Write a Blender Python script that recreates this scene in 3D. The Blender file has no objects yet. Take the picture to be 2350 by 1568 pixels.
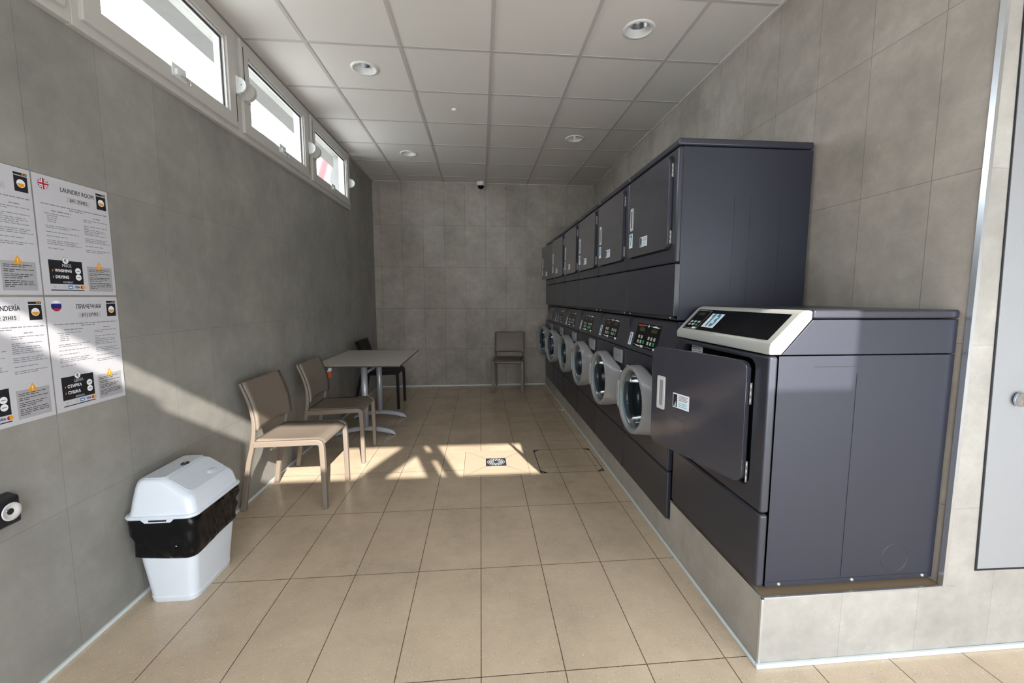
import bpy, bmesh, math, random
from mathutils import Vector, Matrix
random.seed(7)
PI = math.pi
SC = bpy.context.scene
COL = SC.collection

# ------------------------------------------------------------------ camera
W_PX, F_PX, CX, CY = 2350.0, 965.62, 1189.66, 780.12
YAW, PITCH, ROLL, CAM_H = 0.0896, -0.1011, 0.0012, 1.3313

def cam_ray(u, v):
    c, s = math.cos(ROLL), math.sin(ROLL)
    u, v = u * c + v * s, -u * s + v * c
    yy, zz = 1.0, -v
    c, s = math.cos(PITCH), math.sin(PITCH)
    Y = yy * c - zz * s
    Z = yy * s + zz * c
    c, s = math.cos(YAW), math.sin(YAW)
    return Vector((u * c + Y * s, -u * s + Y * c, Z))

fwd = cam_ray(0, 0)
right = cam_ray(1, 0) - fwd
up = cam_ray(0, -1) - fwd
cd = bpy.data.cameras.new('camera')
cam = bpy.data.objects.new('camera', cd)
COL.objects.link(cam)
cd.sensor_fit = 'HORIZONTAL'
cd.sensor_width = 36.0
cd.lens = 36.0 * F_PX / W_PX
cd.shift_x = -(CX - 1175.0) / W_PX
cd.shift_y = -(784.0 - CY) / W_PX
cd.clip_start = 0.02
m3 = Matrix((right, up, -fwd)).transposed()
cam.matrix_world = Matrix.Translation((0, 0, CAM_H)) @ m3.to_4x4()
SC.camera = cam

# ------------------------------------------------------------------ view, world, sun, doorway fill, window portals
SC.view_settings.view_transform = 'Standard'
SC.view_settings.look = 'None'
SC.view_settings.exposure = 0.56
SC.view_settings.gamma = 1.0
SC.view_settings.use_curve_mapping = False
SC.cycles.use_denoising = True
SC.cycles.max_bounces = 10
SC.cycles.diffuse_bounces = 6
SC.cycles.sample_clamp_indirect = 6.0
SC.cycles.caustics_reflective = False
SC.cycles.caustics_refractive = False

SKY = 7.6
world = bpy.data.worlds.new('sky')
SC.world = world
world.use_nodes = True
bg = world.node_tree.nodes['Background']
bg.inputs['Color'].default_value = (0.86, 0.94, 1.0, 1)
bg.inputs['Strength'].default_value = SKY

SUN_DIR = Vector((-0.32, 1.0, -0.59)).normalized()
sd = bpy.data.lights.new('sun', 'SUN')
sd.energy = 9.5
sd.angle = 0.0093
sd.color = (1.0, 0.94, 0.86)
sun = bpy.data.objects.new('sun', sd)
COL.objects.link(sun)
sun.rotation_euler = SUN_DIR.to_track_quat('-Z', 'Y').to_euler()
sun.location = (3, -6, 6)

def area(name, loc, direction, sx, sy, power, color=(1, 1, 1), portal=False):
    ld = bpy.data.lights.new(name, 'AREA')
    ld.shape = 'RECTANGLE'
    ld.size, ld.size_y = sx, sy
    ld.energy = power
    ld.color = color
    if portal:
        ld.cycles.is_portal = True
    o = bpy.data.objects.new(name, ld)
    COL.objects.link(o)
    o.location = loc
    o.rotation_euler = Vector(direction).to_track_quat('-Z', 'Z').to_euler()
    return o

area('daylight_through_entrance', (1.1, -1.0, 0.80), (0.0, 1, -0.35), 4.0, 1.4, 61, (0.90, 0.96, 1.08))  # unseen fill lamp added inside the doorway in place of daylight
area('portal_side_windows', (-1.62, 3.0, 2.63), (1, 0, 0), 4.7, 0.5, 1, portal=True)
area('portal_front_windows', (0.4, -1.13, 2.62), (0, 1, 0), 3.6, 0.5, 1, portal=True)

# ------------------------------------------------------------------ room dimensions (metres)
XL, XR, YB, H = -1.517, 1.698, 6.301, 2.968       # left wall, right wall, back wall, ceiling
XP, YF = 0.989, 1.3145                            # plinth face, wall that turns right
YFAC = -1.05                                      # street front behind the camera
XE = 3.2                                          # side wall of the entrance bay
ZP1, ZP2, YSTEP = 0.265, 0.150, 2.04              # plinth heights

# ------------------------------------------------------------------ materials
MATS = {}

def new_mat(name):
    m = bpy.data.materials.new(name)
    m.use_nodes = True
    MATS[name] = m
    return m, m.node_tree.nodes, m.node_tree.links, m.node_tree.nodes['Principled BSDF']

def plain(name, col, rough=0.5, metal=0.0, spec=0.5, coat=0.0, bump=None):
    m, N, L, b = new_mat(name)
    b.inputs['Base Color'].default_value = (*col, 1)
    b.inputs['Roughness'].default_value = rough
    b.inputs['Metallic'].default_value = metal
    b.inputs['Specular IOR Level'].default_value = spec
    b.inputs['Coat Weight'].default_value = coat
    b.inputs['Coat Roughness'].default_value = 0.08
    if bump:
        scale, strength, dist = bump
        tc = N.new('ShaderNodeTexCoord')
        nz = N.new('ShaderNodeTexNoise')
        nz.inputs['Scale'].default_value = scale
        nz.inputs['Detail'].default_value = 3
        L.new(tc.outputs['Object'], nz.inputs['Vector'])
        bp = N.new('ShaderNodeBump')
        bp.inputs['Strength'].default_value = strength
        bp.inputs['Distance'].default_value = dist
        L.new(nz.outputs['Fac'], bp.inputs['Height'])
        L.new(bp.outputs['Normal'], b.inputs['Normal'])
    return m

def mixrgb(N, L, kind, fac, a, b):
    n = N.new('ShaderNodeMix')
    n.data_type = 'RGBA'
    n.blend_type = kind
    for sock, val in ((n.inputs['Factor'], fac), (n.inputs['A'], a), (n.inputs['B'], b)):
        if hasattr(val, 'links') or hasattr(val, 'is_linked'):
            L.new(val, sock)
        elif isinstance(val, tuple):
            sock.default_value = (*val, 1) if len(val) == 3 else val
        else:
            sock.default_value = val
    return n.outputs['Result']

def ramp(N, L, src, stops):
    r = N.new('ShaderNodeValToRGB')
    e = r.color_ramp.elements
    while len(e) > 1:
        e.remove(e[-1])
    e[0].position, e[0].color = stops[0][0], (*stops[0][1], 1)
    for p, c in stops[1:]:
        k = e.new(p)
        k.color = (*c, 1)
    L.new(src, r.inputs['Fac'])
    return r.outputs['Color']

def tile_mat(name, axes, origin, size, c1, c2, mortar, msize, rough, stain, speckle=False, spec=0.4, coat=0.0):
    """tile grid read off world position; axes e.g. 'XZ' choose the two in-plane directions"""
    m, N, L, b = new_mat(name)
    g = N.new('ShaderNodeNewGeometry')
    sep = N.new('ShaderNodeSeparateXYZ')
    L.new(g.outputs['Position'], sep.inputs[0])
    comb = N.new('ShaderNodeCombineXYZ')
    for k in (0, 1):
        sub = N.new('ShaderNodeMath')
        sub.operation = 'SUBTRACT'
        L.new(sep.outputs['XYZ'.index(axes[k])], sub.inputs[0])
        sub.inputs[1].default_value = origin[k] - 60 * size[k]
        L.new(sub.outputs[0], comb.inputs[k])
    br = N.new('ShaderNodeTexBrick')
    br.offset = 0.0
    br.squash = 1.0
    br.inputs['Scale'].default_value = 1.0
    br.inputs['Brick Width'].default_value = size[0]
    br.inputs['Row Height'].default_value = size[1]
    br.inputs['Mortar Size'].default_value = msize
    br.inputs['Mortar Smooth'].default_value = 0.1
    br.inputs['Color1'].default_value = (*c1, 1)
    br.inputs['Color2'].default_value = (*c2, 1)
    br.inputs['Mortar'].default_value = (*mortar, 1)
    L.new(comb.outputs[0], br.inputs['Vector'])
    # broad clouds, medium stains and fine grain of the tile print
    n1 = N.new('ShaderNodeTexNoise')
    n1.inputs['Scale'].default_value = 2.3
    n1.inputs['Detail'].default_value = 6
    n1.inputs['Roughness'].default_value = 0.62
    L.new(g.outputs['Position'], n1.inputs['Vector'])
    n2 = N.new('ShaderNodeTexNoise')
    n2.inputs['Scale'].default_value = 14.0
    n2.inputs['Detail'].default_value = 5
    n2.inputs['Roughness'].default_value = 0.7
    L.new(g.outputs['Position'], n2.inputs['Vector'])
    cl = ramp(N, L, n1.outputs['Fac'], [(0.3, (1 - stain,) * 3), (0.5, (1.0, 0.99, 0.98)), (0.72, (1 + stain,) * 3)])
    fine = ramp(N, L, n2.outputs['Fac'], [(0.3, (1 - stain * 0.45,) * 3), (0.55, (1.0,) * 3), (0.75, (1 + stain * 0.5,) * 3)])
    col = mixrgb(N, L, 'MULTIPLY', 1.0, br.outputs['Color'], cl)
    col = mixrgb(N, L, 'MULTIPLY', 1.0, col, fine)
    if speckle:
        for sc, lo, hi, tint in ((130.0, 0.665, 0.70, (0.80, 0.72, 0.60)), (150.0, 0.69, 0.71, (0.25, 0.18, 0.12))):
            v = N.new('ShaderNodeTexNoise')
            v.inputs['Scale'].default_value = sc
            v.inputs['Detail'].default_value = 1.5
            mp = N.new('ShaderNodeVectorMath')
            mp.operation = 'ADD'
            mp.inputs[1].default_value = (sc, sc * 2, 0)
            L.new(g.outputs['Position'], mp.inputs[0])
            L.new(mp.outputs[0], v.inputs['Vector'])
            f = ramp(N, L, v.outputs['Fac'], [(lo - 0.02, (0, 0, 0)), (hi + 0.02, (0.6,) * 3)])
            col = mixrgb(N, L, 'MIX', f, col, tint)
    else:
        # sparse chalky veins
        v = N.new('ShaderNodeTexNoise')
        v.inputs['Scale'].default_value = 5.0
        v.inputs['Detail'].default_value = 8
        v.inputs['Roughness'].default_value = 0.75
        v.inputs['Distortion'].default_value = 0.6
        L.new(g.outputs['Position'], v.inputs['Vector'])
        f = ramp(N, L, v.outputs['Fac'], [(0.62, (0, 0, 0)), (0.72, (0.30,) * 3)])
        col = mixrgb(N, L, 'MIX', f, col, tuple(min(1, x * 1.35) for x in c1))
        f2 = ramp(N, L, v.outputs['Fac'], [(0.27, (0.35,) * 3), (0.36, (0, 0, 0))])
        col = mixrgb(N, L, 'MIX', f2, col, tuple(x * 0.72 for x in c1))
    L.new(col, b.inputs['Base Color'])
    b.inputs['Roughness'].default_value = rough
    b.inputs['Specular IOR Level'].default_value = spec
    b.inputs['Coat Weight'].default_value = coat
    b.inputs['Coat Roughness'].default_value = 0.25
    bp = N.new('ShaderNodeBump')
    bp.inputs['Strength'].default_value = 0.35
    bp.inputs['Distance'].default_value = 0.002
    inv = N.new('ShaderNodeMath')
    inv.operation = 'SUBTRACT'
    inv.inputs[0].default_value = 1.0
    L.new(br.outputs['Fac'], inv.inputs[1])
    L.new(inv.outputs[0], bp.inputs['Height'])
    L.new(bp.outputs['Normal'], b.inputs['Normal'])
    return m

WC1, WC2, WM = (0.365, 0.328, 0.287), (0.325, 0.290, 0.252), (0.20, 0.178, 0.153)
ZT = 2.366
tile_mat('tile_left', 'YZ', (1.616, ZT - 0.01), (0.2995, 0.6), (0.280, 0.274, 0.252), (0.262, 0.257, 0.238), (0.20, 0.19, 0.17), 0.0012, 0.5, 0.19)
tile_mat('tile_back', 'XZ', (-1.1169, 2.3633), (0.3, 0.6), WC1, WC2, WM, 0.0022, 0.5, 0.25)
tile_mat('tile_right', 'YZ', (1.7937, 2.3691), (0.3, 0.6), WC1, WC2, WM, 0.0015, 0.5, 0.25)
tile_mat('tile_turn', 'XZ', (1.298, 2.3655), (0.305, 0.6), (0.365, 0.350, 0.320), (0.33, 0.316, 0.288), (0.27, 0.255, 0.23), 0.0012, 0.5, 0.22)
tile_mat('tile_plinth_side', 'YZ', (1.60, 0.8), (0.3, 0.8), (0.39, 0.37, 0.335), (0.37, 0.35, 0.315), (0.28, 0.26, 0.23), 0.0012, 0.5, 0.18)
tile_mat('tile_floor', 'XY', (-0.0078, 1.3593), (0.3006, 0.6002), (0.565, 0.458, 0.335), (0.540, 0.438, 0.322), (0.11, 0.07, 0.045), 0.0018, 0.22, 0.14, speckle=True, spec=0.45)
plain('floor_plain', (0.48, 0.39, 0.285), 0.4, bump=(60, 0.1, 0.001))
plain('plinth_top', (0.20, 0.145, 0.09), 0.6, bump=(30, 0.3, 0.003))
plain('ceiling_tile', (0.66, 0.63, 0.59), 0.9, bump=(300, 0.15, 0.0015))
plain('ceiling_bar', (0.47, 0.445, 0.42), 0.6)
plain('cove_trim', (0.62, 0.68, 0.68), 0.4)
plain('aluminium', (0.72, 0.75, 0.78), 0.28, metal=0.9)
plain('joint_dark', (0.05, 0.032, 0.022), 0.7)
plain('upvc', (0.50, 0.485, 0.455), 0.35)
plain('upvc_bright', (0.74, 0.76, 0.75), 0.35)
plain('gasket', (0.03, 0.025, 0.025), 0.6)
plain('black_gap', (0.006, 0.006, 0.008), 0.7)  # near-black: shade of gaps and recesses put into colour; also corner plates
plain('machine_paint', (0.020, 0.022, 0.034), 0.45, spec=0.45, coat=0.0, bump=(420, 0.035, 0.0006))
plain('machine_front', (0.037, 0.038, 0.051), 0.16, spec=0.7, coat=0.7, bump=(4.5, 0.22, 0.02))
plain('machine_trim', (0.029, 0.030, 0.041), 0.32, spec=0.45, coat=0.08)
plain('door_grey', (0.25, 0.255, 0.26), 0.32, coat=0.1)
plain('fascia_white', (0.40, 0.405, 0.375), 0.36, coat=0.15)
plain('chrome', (0.80, 0.82, 0.85), 0.12, metal=1.0)
plain('steel', (0.55, 0.57, 0.60), 0.25, metal=1.0)
plain('drum_steel', (0.10, 0.12, 0.14), 0.45, metal=0.6)
plain('rubber', (0.035, 0.04, 0.045), 0.5)
plain('rim_teal', (0.10, 0.20, 0.22), 0.3)
plain('handle_silver', (0.50, 0.51, 0.51), 0.35)
plain('hinge_metal', (0.45, 0.44, 0.42), 0.5, metal=0.8)
plain('panel_black', (0.003, 0.003, 0.004), 0.2, spec=0.15)
plain('lcd', (0.035, 0.045, 0.012), 0.2)
plain('button_pale', (0.40, 0.44, 0.38), 0.4)
plain('button_green', (0.01, 0.26, 0.10), 0.4)
plain('print_red', (0.50, 0.02, 0.01), 0.5)
plain('sticker_white', (0.78, 0.80, 0.83), 0.5)
plain('sticker_blue', (0.02, 0.22, 0.36), 0.45)
plain('sticker_cyan', (0.12, 0.45, 0.60), 0.45)
plain('ink', (0.03, 0.03, 0.035), 0.6)
plain('ink_grey', (0.20, 0.20, 0.22), 0.6)
plain('paper', (0.52, 0.52, 0.555), 0.45)
plain('print_grey', (0.36, 0.36, 0.38), 0.5)
plain('print_black', (0.012, 0.012, 0.016), 0.5)
plain('print_orange', (0.75, 0.32, 0.01), 0.5)
plain('print_navy', (0.015, 0.02, 0.16), 0.5)
plain('print_crimson', (0.42, 0.02, 0.03), 0.5)
plain('print_blue', (0.03, 0.16, 0.42), 0.5)
plain('print_silver', (0.45, 0.45, 0.47), 0.5)
plain('chair_taupe', (0.180, 0.148, 0.118), 0.46)
plain('chair_black', (0.005, 0.005, 0.006), 0.5, spec=0.2)
plain('table_top', (0.56, 0.545, 0.50), 0.4)
plain('table_edge', (0.03, 0.016, 0.016), 0.4)
plain('table_metal', (0.42, 0.43, 0.45), 0.33, metal=0.35)
plain('bin_white', (0.70, 0.755, 0.82), 0.28, coat=0.2)
plain('bin_flap', (0.60, 0.645, 0.70), 0.38)
plain('bag_black', (0.003, 0.003, 0.004), 0.24, spec=0.3, bump=(8, 0.45, 0.006))
plain('socket_black', (0.010, 0.011, 0.016), 0.4)
plain('socket_white', (0.60, 0.58, 0.58), 0.4)
plain('brass', (0.55, 0.40, 0.24), 0.25, metal=1.0)
plain('door_panel', (0.28, 0.285, 0.292), 0.45, bump=(20, 0.05, 0.002))
plain('eave_grey', (0.13, 0.125, 0.115), 0.9, bump=(12, 0.5, 0.01))
plain('render_stained', (0.115, 0.112, 0.104), 0.9, bump=(5, 1.0, 0.03))
plain('paving', (0.48, 0.47, 0.45), 0.9)
plain('concrete', (0.50, 0.48, 0.45), 0.9, bump=(12, 0.5, 0.01))
plain('outside_wall', (0.55, 0.54, 0.52), 0.9)
plain('red_paint', (0.20, 0.010, 0.009), 0.45)
plain('grate_bright', (0.55, 0.57, 0.60), 0.4)
plain('grate_dark', (0.10, 0.12, 0.16), 0.35, metal=0.8)
plain('tag_orange', (0.70, 0.08, 0.01), 0.5)
plain('camera_white', (0.70, 0.69, 0.66), 0.4)

def glass_mat(name, tint, gloss, rough=0.02):
    m, N, L, b = new_mat(name)
    N.remove(b)
    out = N['Material Output']
    tr = N.new('ShaderNodeBsdfTransparent')
    tr.inputs['Color'].default_value = (*tint, 1)
    gl = N.new('ShaderNodeBsdfGlossy')
    gl.inputs['Roughness'].default_value = rough
    lw = N.new('ShaderNodeFresnel')
    lw.inputs['IOR'].default_value = 1.5
    mul = N.new('ShaderNodeMath')
    mul.operation = 'MULTIPLY'
    mul.inputs[1].default_value = gloss
    L.new(lw.outputs[0], mul.inputs[0])
    mx = N.new('ShaderNodeMixShader')
    L.new(mul.outputs[0], mx.inputs[0])
    L.new(tr.outputs[0], mx.inputs[1])
    L.new(gl.outputs[0], mx.inputs[2])
    L.new(mx.outputs[0], out.inputs['Surface'])
    return m

glass_mat('window_glass', (0.96, 0.98, 1.0), 0.5)
glass_mat('door_glass', (0.40, 0.48, 0.53), 0.45, 0.06)

# ------------------------------------------------------------------ mesh builder
class MB:
    def __init__(s):
        s.v, s.f, s.m, s.mats = [], [], [], []
        s.sm = []

    def mi(s, mat):
        if mat not in s.mats:
            s.mats.append(mat)
        return s.mats.index(mat)

    def add(s, verts, faces, mat, smooth=False, xf=None):
        o = len(s.v)
        s.v += [tuple(xf @ Vector(p)) if xf is not None else tuple(p) for p in verts]
        k = s.mi(mat)
        for f in faces:
            s.f.append(tuple(i + o for i in f))
            s.m.append(k)
            s.sm.append(smooth)
        return s

    def box(s, x0, x1, y0, y1, z0, z1, mat, open_faces=(), xf=None):
        vs = [(x0, y0, z0), (x1, y0, z0), (x1, y1, z0), (x0, y1, z0), (x0, y0, z1), (x1, y0, z1), (x1, y1, z1), (x0, y1, z1)]
        fs = {'-z': (0, 3, 2, 1), '+z': (4, 5, 6, 7), '-y': (0, 1, 5, 4), '+x': (1, 2, 6, 5), '+y': (2, 3, 7, 6), '-x': (3, 0, 4, 7)}
        return s.add(vs, [f for k, f in fs.items() if k not in open_faces], mat, xf=xf)

    def loft(s, loops, mat, cap0=True, cap1=True, smooth=True, closed=False, xf=None):
        n = len(loops[0])
        vs = [p for lp in loops for p in lp]
        fs = []
        R = len(loops)
        for i in range(R if closed else R - 1):
            j = (i + 1) % R
            for k in range(n):
                k2 = (k + 1) % n
                fs.append((i * n + k, i * n + k2, j * n + k2, j * n + k))
        if not closed:
            if cap0:
                fs.append(tuple(reversed(range(n))))
            if cap1:
                fs.append(tuple((R - 1) * n + k for k in range(n)))
        return s.add(vs, fs, mat, smooth, xf)

    def lathe(s, prof, mat, n=32, axis='Z', centre=(0, 0, 0), cap0=False, cap1=False, smooth=True, xf=None):
        loops = []
        for r, h in prof:
            lp = []
            for k in range(n):
                a = 2 * PI * k / n
                c, d = r * math.cos(a), r * math.sin(a)
                p = {'Z': (c, d, h), 'X': (h, c, d), 'Y': (d, h, c)}[axis]
                lp.append((p[0] + centre[0], p[1] + centre[1], p[2] + centre[2]))
            loops.append(lp)
        return s.loft(loops, mat, cap0, cap1, smooth, xf=xf)

    def tube(s, pts, r, mat, n=12, caps=True, xf=None):
        pts = [Vector(p) for p in pts]
        loops = []
        for i, p in enumerate(pts):
            t = (pts[min(i + 1, len(pts) - 1)] - pts[max(i - 1, 0)]).normalized()
            a = Vector((0, 0, 1)) if abs(t.z) < 0.9 else Vector((0, 1, 0))
            u = t.cross(a).normalized()
            w = t.cross(u)
            rr = r[i] if isinstance(r, (list, tuple)) else r
            loops.append([tuple(p + u * rr * math.cos(2 * PI * k / n) + w * rr * math.sin(2 * PI * k / n)) for k in range(n)])
        return s.loft(loops, mat, caps, caps, True, xf=xf)

    def plate(s, outer, holes, place, depth, mat, xf=None):
        """flat 2-D outline with holes, thickness depth; place(a, b, d) gives the 3-D point"""
        bm = bmesh.new()
        edges = []
        for lp in [outer] + list(holes):
            vs = [bm.verts.new((a, b, 0)) for a, b in lp]
            for i in range(len(vs)):
                edges.append(bm.edges.new((vs[i], vs[(i + 1) % len(vs)])))
        bmesh.ops.triangle_fill(bm, use_beauty=True, edges=edges)
        bm.verts.index_update()
        n = len(bm.verts)
        pts = [tuple(v.co) for v in bm.verts]
        tri = [tuple(v.index for v in f.verts) for f in bm.faces]
        rim = [tuple(v.index for v in e.verts) for e in bm.edges if len(e.link_faces) == 1]
        bm.free()
        vs = [place(p[0], p[1], 0) for p in pts] + [place(p[0], p[1], depth) for p in pts]
        fs = tri + [tuple(i + n for i in reversed(t)) for t in tri] + [(a, b, b + n, a + n) for a, b in rim]
        return s.add(vs, fs, mat, xf=xf)

    def build(s, name, parent=None, bevel=0.0, segs=2, loc=None, fix=True, angle=35):
        me = bpy.data.meshes.new(name)
        me.from_pydata(s.v, [], s.f)
        for mt in s.mats:
            me.materials.append(MATS[mt])
        me.polygons.foreach_set('material_index', s.m)
        if fix:
            bm = bmesh.new()
            bm.from_mesh(me)
            bmesh.ops.recalc_face_normals(bm, faces=bm.faces)
            bm.to_mesh(me)
            bm.free()
        me.polygons.foreach_set('use_smooth', [True if bevel else x for x in s.sm])
        o = bpy.data.objects.new(name, me)
        COL.objects.link(o)
        if parent is not None:
            o.parent = parent
        if loc is not None:
            o.location = loc
        if bevel:
            b = o.modifiers.new('bevel', 'BEVEL')
            b.width = bevel
            b.segments = segs
            b.limit_method = 'ANGLE'
            b.angle_limit = math.radians(angle)
            b.harden_normals = True
        return o

def rrect(a0, a1, b0, b1, r, n=6):
    pts = []
    for cx, cy, st in ((a1 - r, b0 + r, -PI / 2), (a1 - r, b1 - r, 0), (a0 + r, b1 - r, PI / 2), (a0 + r, b0 + r, PI)):
        for k in range(n + 1):
            t = st + PI / 2 * k / n
            pts.append((cx + r * math.cos(t), cy + r * math.sin(t)))
    return pts

def circ(ca, cb, r, n=32, rb=None):
    return [(ca + r * math.cos(2 * PI * k / n), cb + (rb or r) * math.sin(2 * PI * k / n)) for k in range(n)]

def thing(name, label, cat, loc=(0, 0, 0), rz=0.0, group=None, kind=None):
    o = bpy.data.objects.new(name, None)
    COL.objects.link(o)
    o.empty_display_size = 0.1
    o.location = loc
    o.rotation_euler = (0, 0, rz)
    tag(o, label, cat, group, kind)
    return o

def tag(o, label=None, cat=None, group=None, kind=None):
    if label:
        o['label'] = label
    if cat:
        o['category'] = cat
    if group:
        o['group'] = group
    if kind:
        o['kind'] = kind
    return o

def struct(o, label=None, cat=None):
    return tag(o, label, cat, kind='structure')

def copy_tree(o, parent=None):
    c = o.copy()
    COL.objects.link(c)
    if parent is not None:
        c.parent = parent
    for ch in [x for x in bpy.data.objects if x.parent == o]:
        copy_tree(ch, c)
    return c

# ------------------------------------------------------------------ flat printing (stickers, posters)
def text_geo(body, size, bold=0.0, align='CENTER', shear=0.0):
    cu = bpy.data.curves.new('txt', 'FONT')
    cu.body = body
    cu.size = size
    cu.align_x = align
    cu.align_y = 'CENTER'
    cu.offset = bold
    cu.shear = shear
    cu.resolution_u = 2
    cu.fill_mode = 'FRONT'
    o = bpy.data.objects.new('txt', cu)
    COL.objects.link(o)
    dg = bpy.context.evaluated_depsgraph_get()
    me = bpy.data.meshes.new_from_object(o.evaluated_get(dg))
    vs = [tuple(v.co) for v in me.vertices]
    fs = [tuple(p.vertices) for p in me.polygons]
    if '1' in body:                                        # the built-in face draws 1 as a bare stem: add its flag
        shift = min(v[0] for v in vs)
        cu.align_x = 'LEFT'
        def right_edge(txt):
            cu.body = txt
            d2 = bpy.context.evaluated_depsgraph_get()
            d2.update()
            m2 = bpy.data.meshes.new_from_object(o.evaluated_get(d2))
            xs_ = [v.co.x for v in m2.vertices]
            bpy.data.meshes.remove(m2)
            return (min(xs_), max(xs_)) if xs_ else (0.0, 0.0)
        left0 = right_edge(body)[0]
        top = max(v[1] for v in vs)
        for i, ch in enumerate(body):
            if ch == '1':
                xr = right_edge(body[:i + 1])[1] - left0 + shift
                st = 0.11 * size + 2 * bold
                k = len(vs)
                vs += [(xr - st * 0.9, top, 0), (xr - st * 0.9, top - 0.17 * size, 0), (xr - st - 0.13 * size, top - 0.24 * size, 0), (xr - st - 0.13 * size, top - 0.12 * size, 0)]
                fs.append((k + 3, k + 2, k + 1, k))
    bpy.data.objects.remove(o)
    bpy.data.curves.remove(cu)
    bpy.data.meshes.remove(me)
    return vs, fs

class Flat(MB):
    """prints in a plane: origin o, right r, up u; layers stand off along the normal"""
    def __init__(s, o, r, u, base=0.0006):
        super().__init__()
        s.o, s.r, s.u = Vector(o), Vector(r).normalized(), Vector(u).normalized()
        s.n = s.r.cross(s.u)
        s.base = base
        s.step = 0.0004

    def P(s, a, b, lay):
        return tuple(s.o + s.r * a + s.u * b + s.n * (s.base + s.step * lay))

    def poly(s, pts, mat, lay=0):
        s.add([s.P(a, b, lay) for a, b in pts], [tuple(range(len(pts)))], mat)

    def rect(s, a0, b0, a1, b1, mat, lay=0):
        s.poly([(a0, b0), (a1, b0), (a1, b1), (a0, b1)], mat, lay)

    def disc(s, a, b, r, mat, lay=0, n=24, rb=None):
        s.poly(circ(a, b, r, n, rb), mat, lay)

    def text(s, body, a, b, size, mat, lay=1, bold=0.0, align='CENTER', sx=1.0):
        vs, fs = text_geo(body, size, bold, align)
        s.add([s.P(a + x * sx, b + y, lay) for x, y, z in vs], fs, mat)

    def put(s, name, parent=None):
        return s.build(name, parent, fix=False)

# ================================================================== SETTING
wb = lambda *a, **k: MB().box(*a, **k)
fl = wb(XL - 0.02, XE, YFAC - 0.1, YB + 0.02, -0.12, 0.0, 'tile_floor').build('floor')
struct(fl, 'beige speckled tile floor of narrow rectangular tiles', 'floor')

# left wall with a band cut out for the clerestory windows
WY0, WY1, WZ0, WZ1 = 0.72, 5.20, 2.365, 2.935
m = MB()
m.box(XL - 0.16, XL, YFAC - 0.1, YB + 0.1, 0, WZ0, 'tile_left')
m.box(XL - 0.16, XL, YFAC - 0.1, YB + 0.1, WZ1, H + 0.1, 'tile_left')
m.box(XL - 0.16, XL, YFAC - 0.1, WY0, WZ0, WZ1, 'tile_left')
m.box(XL - 0.16, XL, WY1, YB + 0.1, WZ0, WZ1, 'tile_left')
struct(m.build('wall_left'), 'grey tiled left wall below the narrow high windows', 'wall')
struct(wb(XL - 0.1, XR + 0.1, YB, YB + 0.15, 0, H + 0.1, 'tile_back').build('wall_back'), 'taupe tiled wall at the far end of the room', 'wall')
struct(wb(XR, XR + 0.15, YF + 0.002, YB + 0.05, 0, H + 0.1, 'tile_right').build('wall_right'), 'taupe tiled wall behind the laundry machines', 'wall')
struct(wb(XR + 0.001, XE + 0.1, YF, YF + 0.15, 0, H + 0.1, 'tile_turn').build('wall_front_right'), 'pale tiled wall turning right beside the nearest dryer', 'wall')
struct(wb(XE, XE + 0.15, YFAC - 0.1, YF + 0.1, 0, H + 0.1, 'tile_right').build('wall_entrance_side'))

# street front behind the camera: doorway opening and a strip of high windows with mullions
zz = lambda y0: 0.59 * (y0 - YFAC)
m = MB()
ZA, ZB = zz(3.06), zz(3.725)
pl = lambda a, b, d: (a, YFAC - d, b)
outer = [(XL - 0.1, 0), (XE + 0.1, 0), (XE + 0.1, H + 0.1), (XL - 0.1, H + 0.1)]
door_hole = [(-0.95, 0.02), (3.1, 0.02), (3.1, 2.17), (-0.95, 2.17)]
win_a = [(-0.28, ZA), (0.91, ZA), (0.91, ZB), (-1.3, ZB), (-1.3, zz(3.53)), (-0.51, zz(3.53)), (-0.51, zz(3.46)), (-0.28, zz(3.46))]  # stepped lower left edge shaped to block sun off the left wall
win_b = [(1.015, ZA), (1.05, ZA), (1.05, ZB), (1.015, ZB)]
win_c = [(1.14, ZA), (2.08, ZA), (2.08, ZB), (1.14, ZB)]
m.plate(outer, [door_hole, win_a, win_b, win_c], pl, 0.02, 'upvc')
m.box(1.01, 1.055, YFAC - 0.02, YFAC, zz(3.38), zz(3.575), 'upvc')
struct(m.build('wall_street'))
m = MB()
m.plate([(0.84, ZB + 0.02), (0.476, zz(3.207)), (0.36, ZA - 0.02), (0.562, ZA - 0.02), (0.906, zz(3.507)), (0.93, zz(3.53)), (0.93, ZB + 0.02)], [], lambda a, b, d: (a, YFAC - 0.03 - d, b), 0.02, 'upvc')  # unseen slanting bar, shaped to cast the diagonal floor shadow
struct(m.build('window_stay'))
struct(wb(-3.5, 9.0, -3.1, -3.0, -0.12, 3.44, 'outside_wall').build('wall_opposite'))  # unseen wall added to keep direct sun out of the doorway

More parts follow.
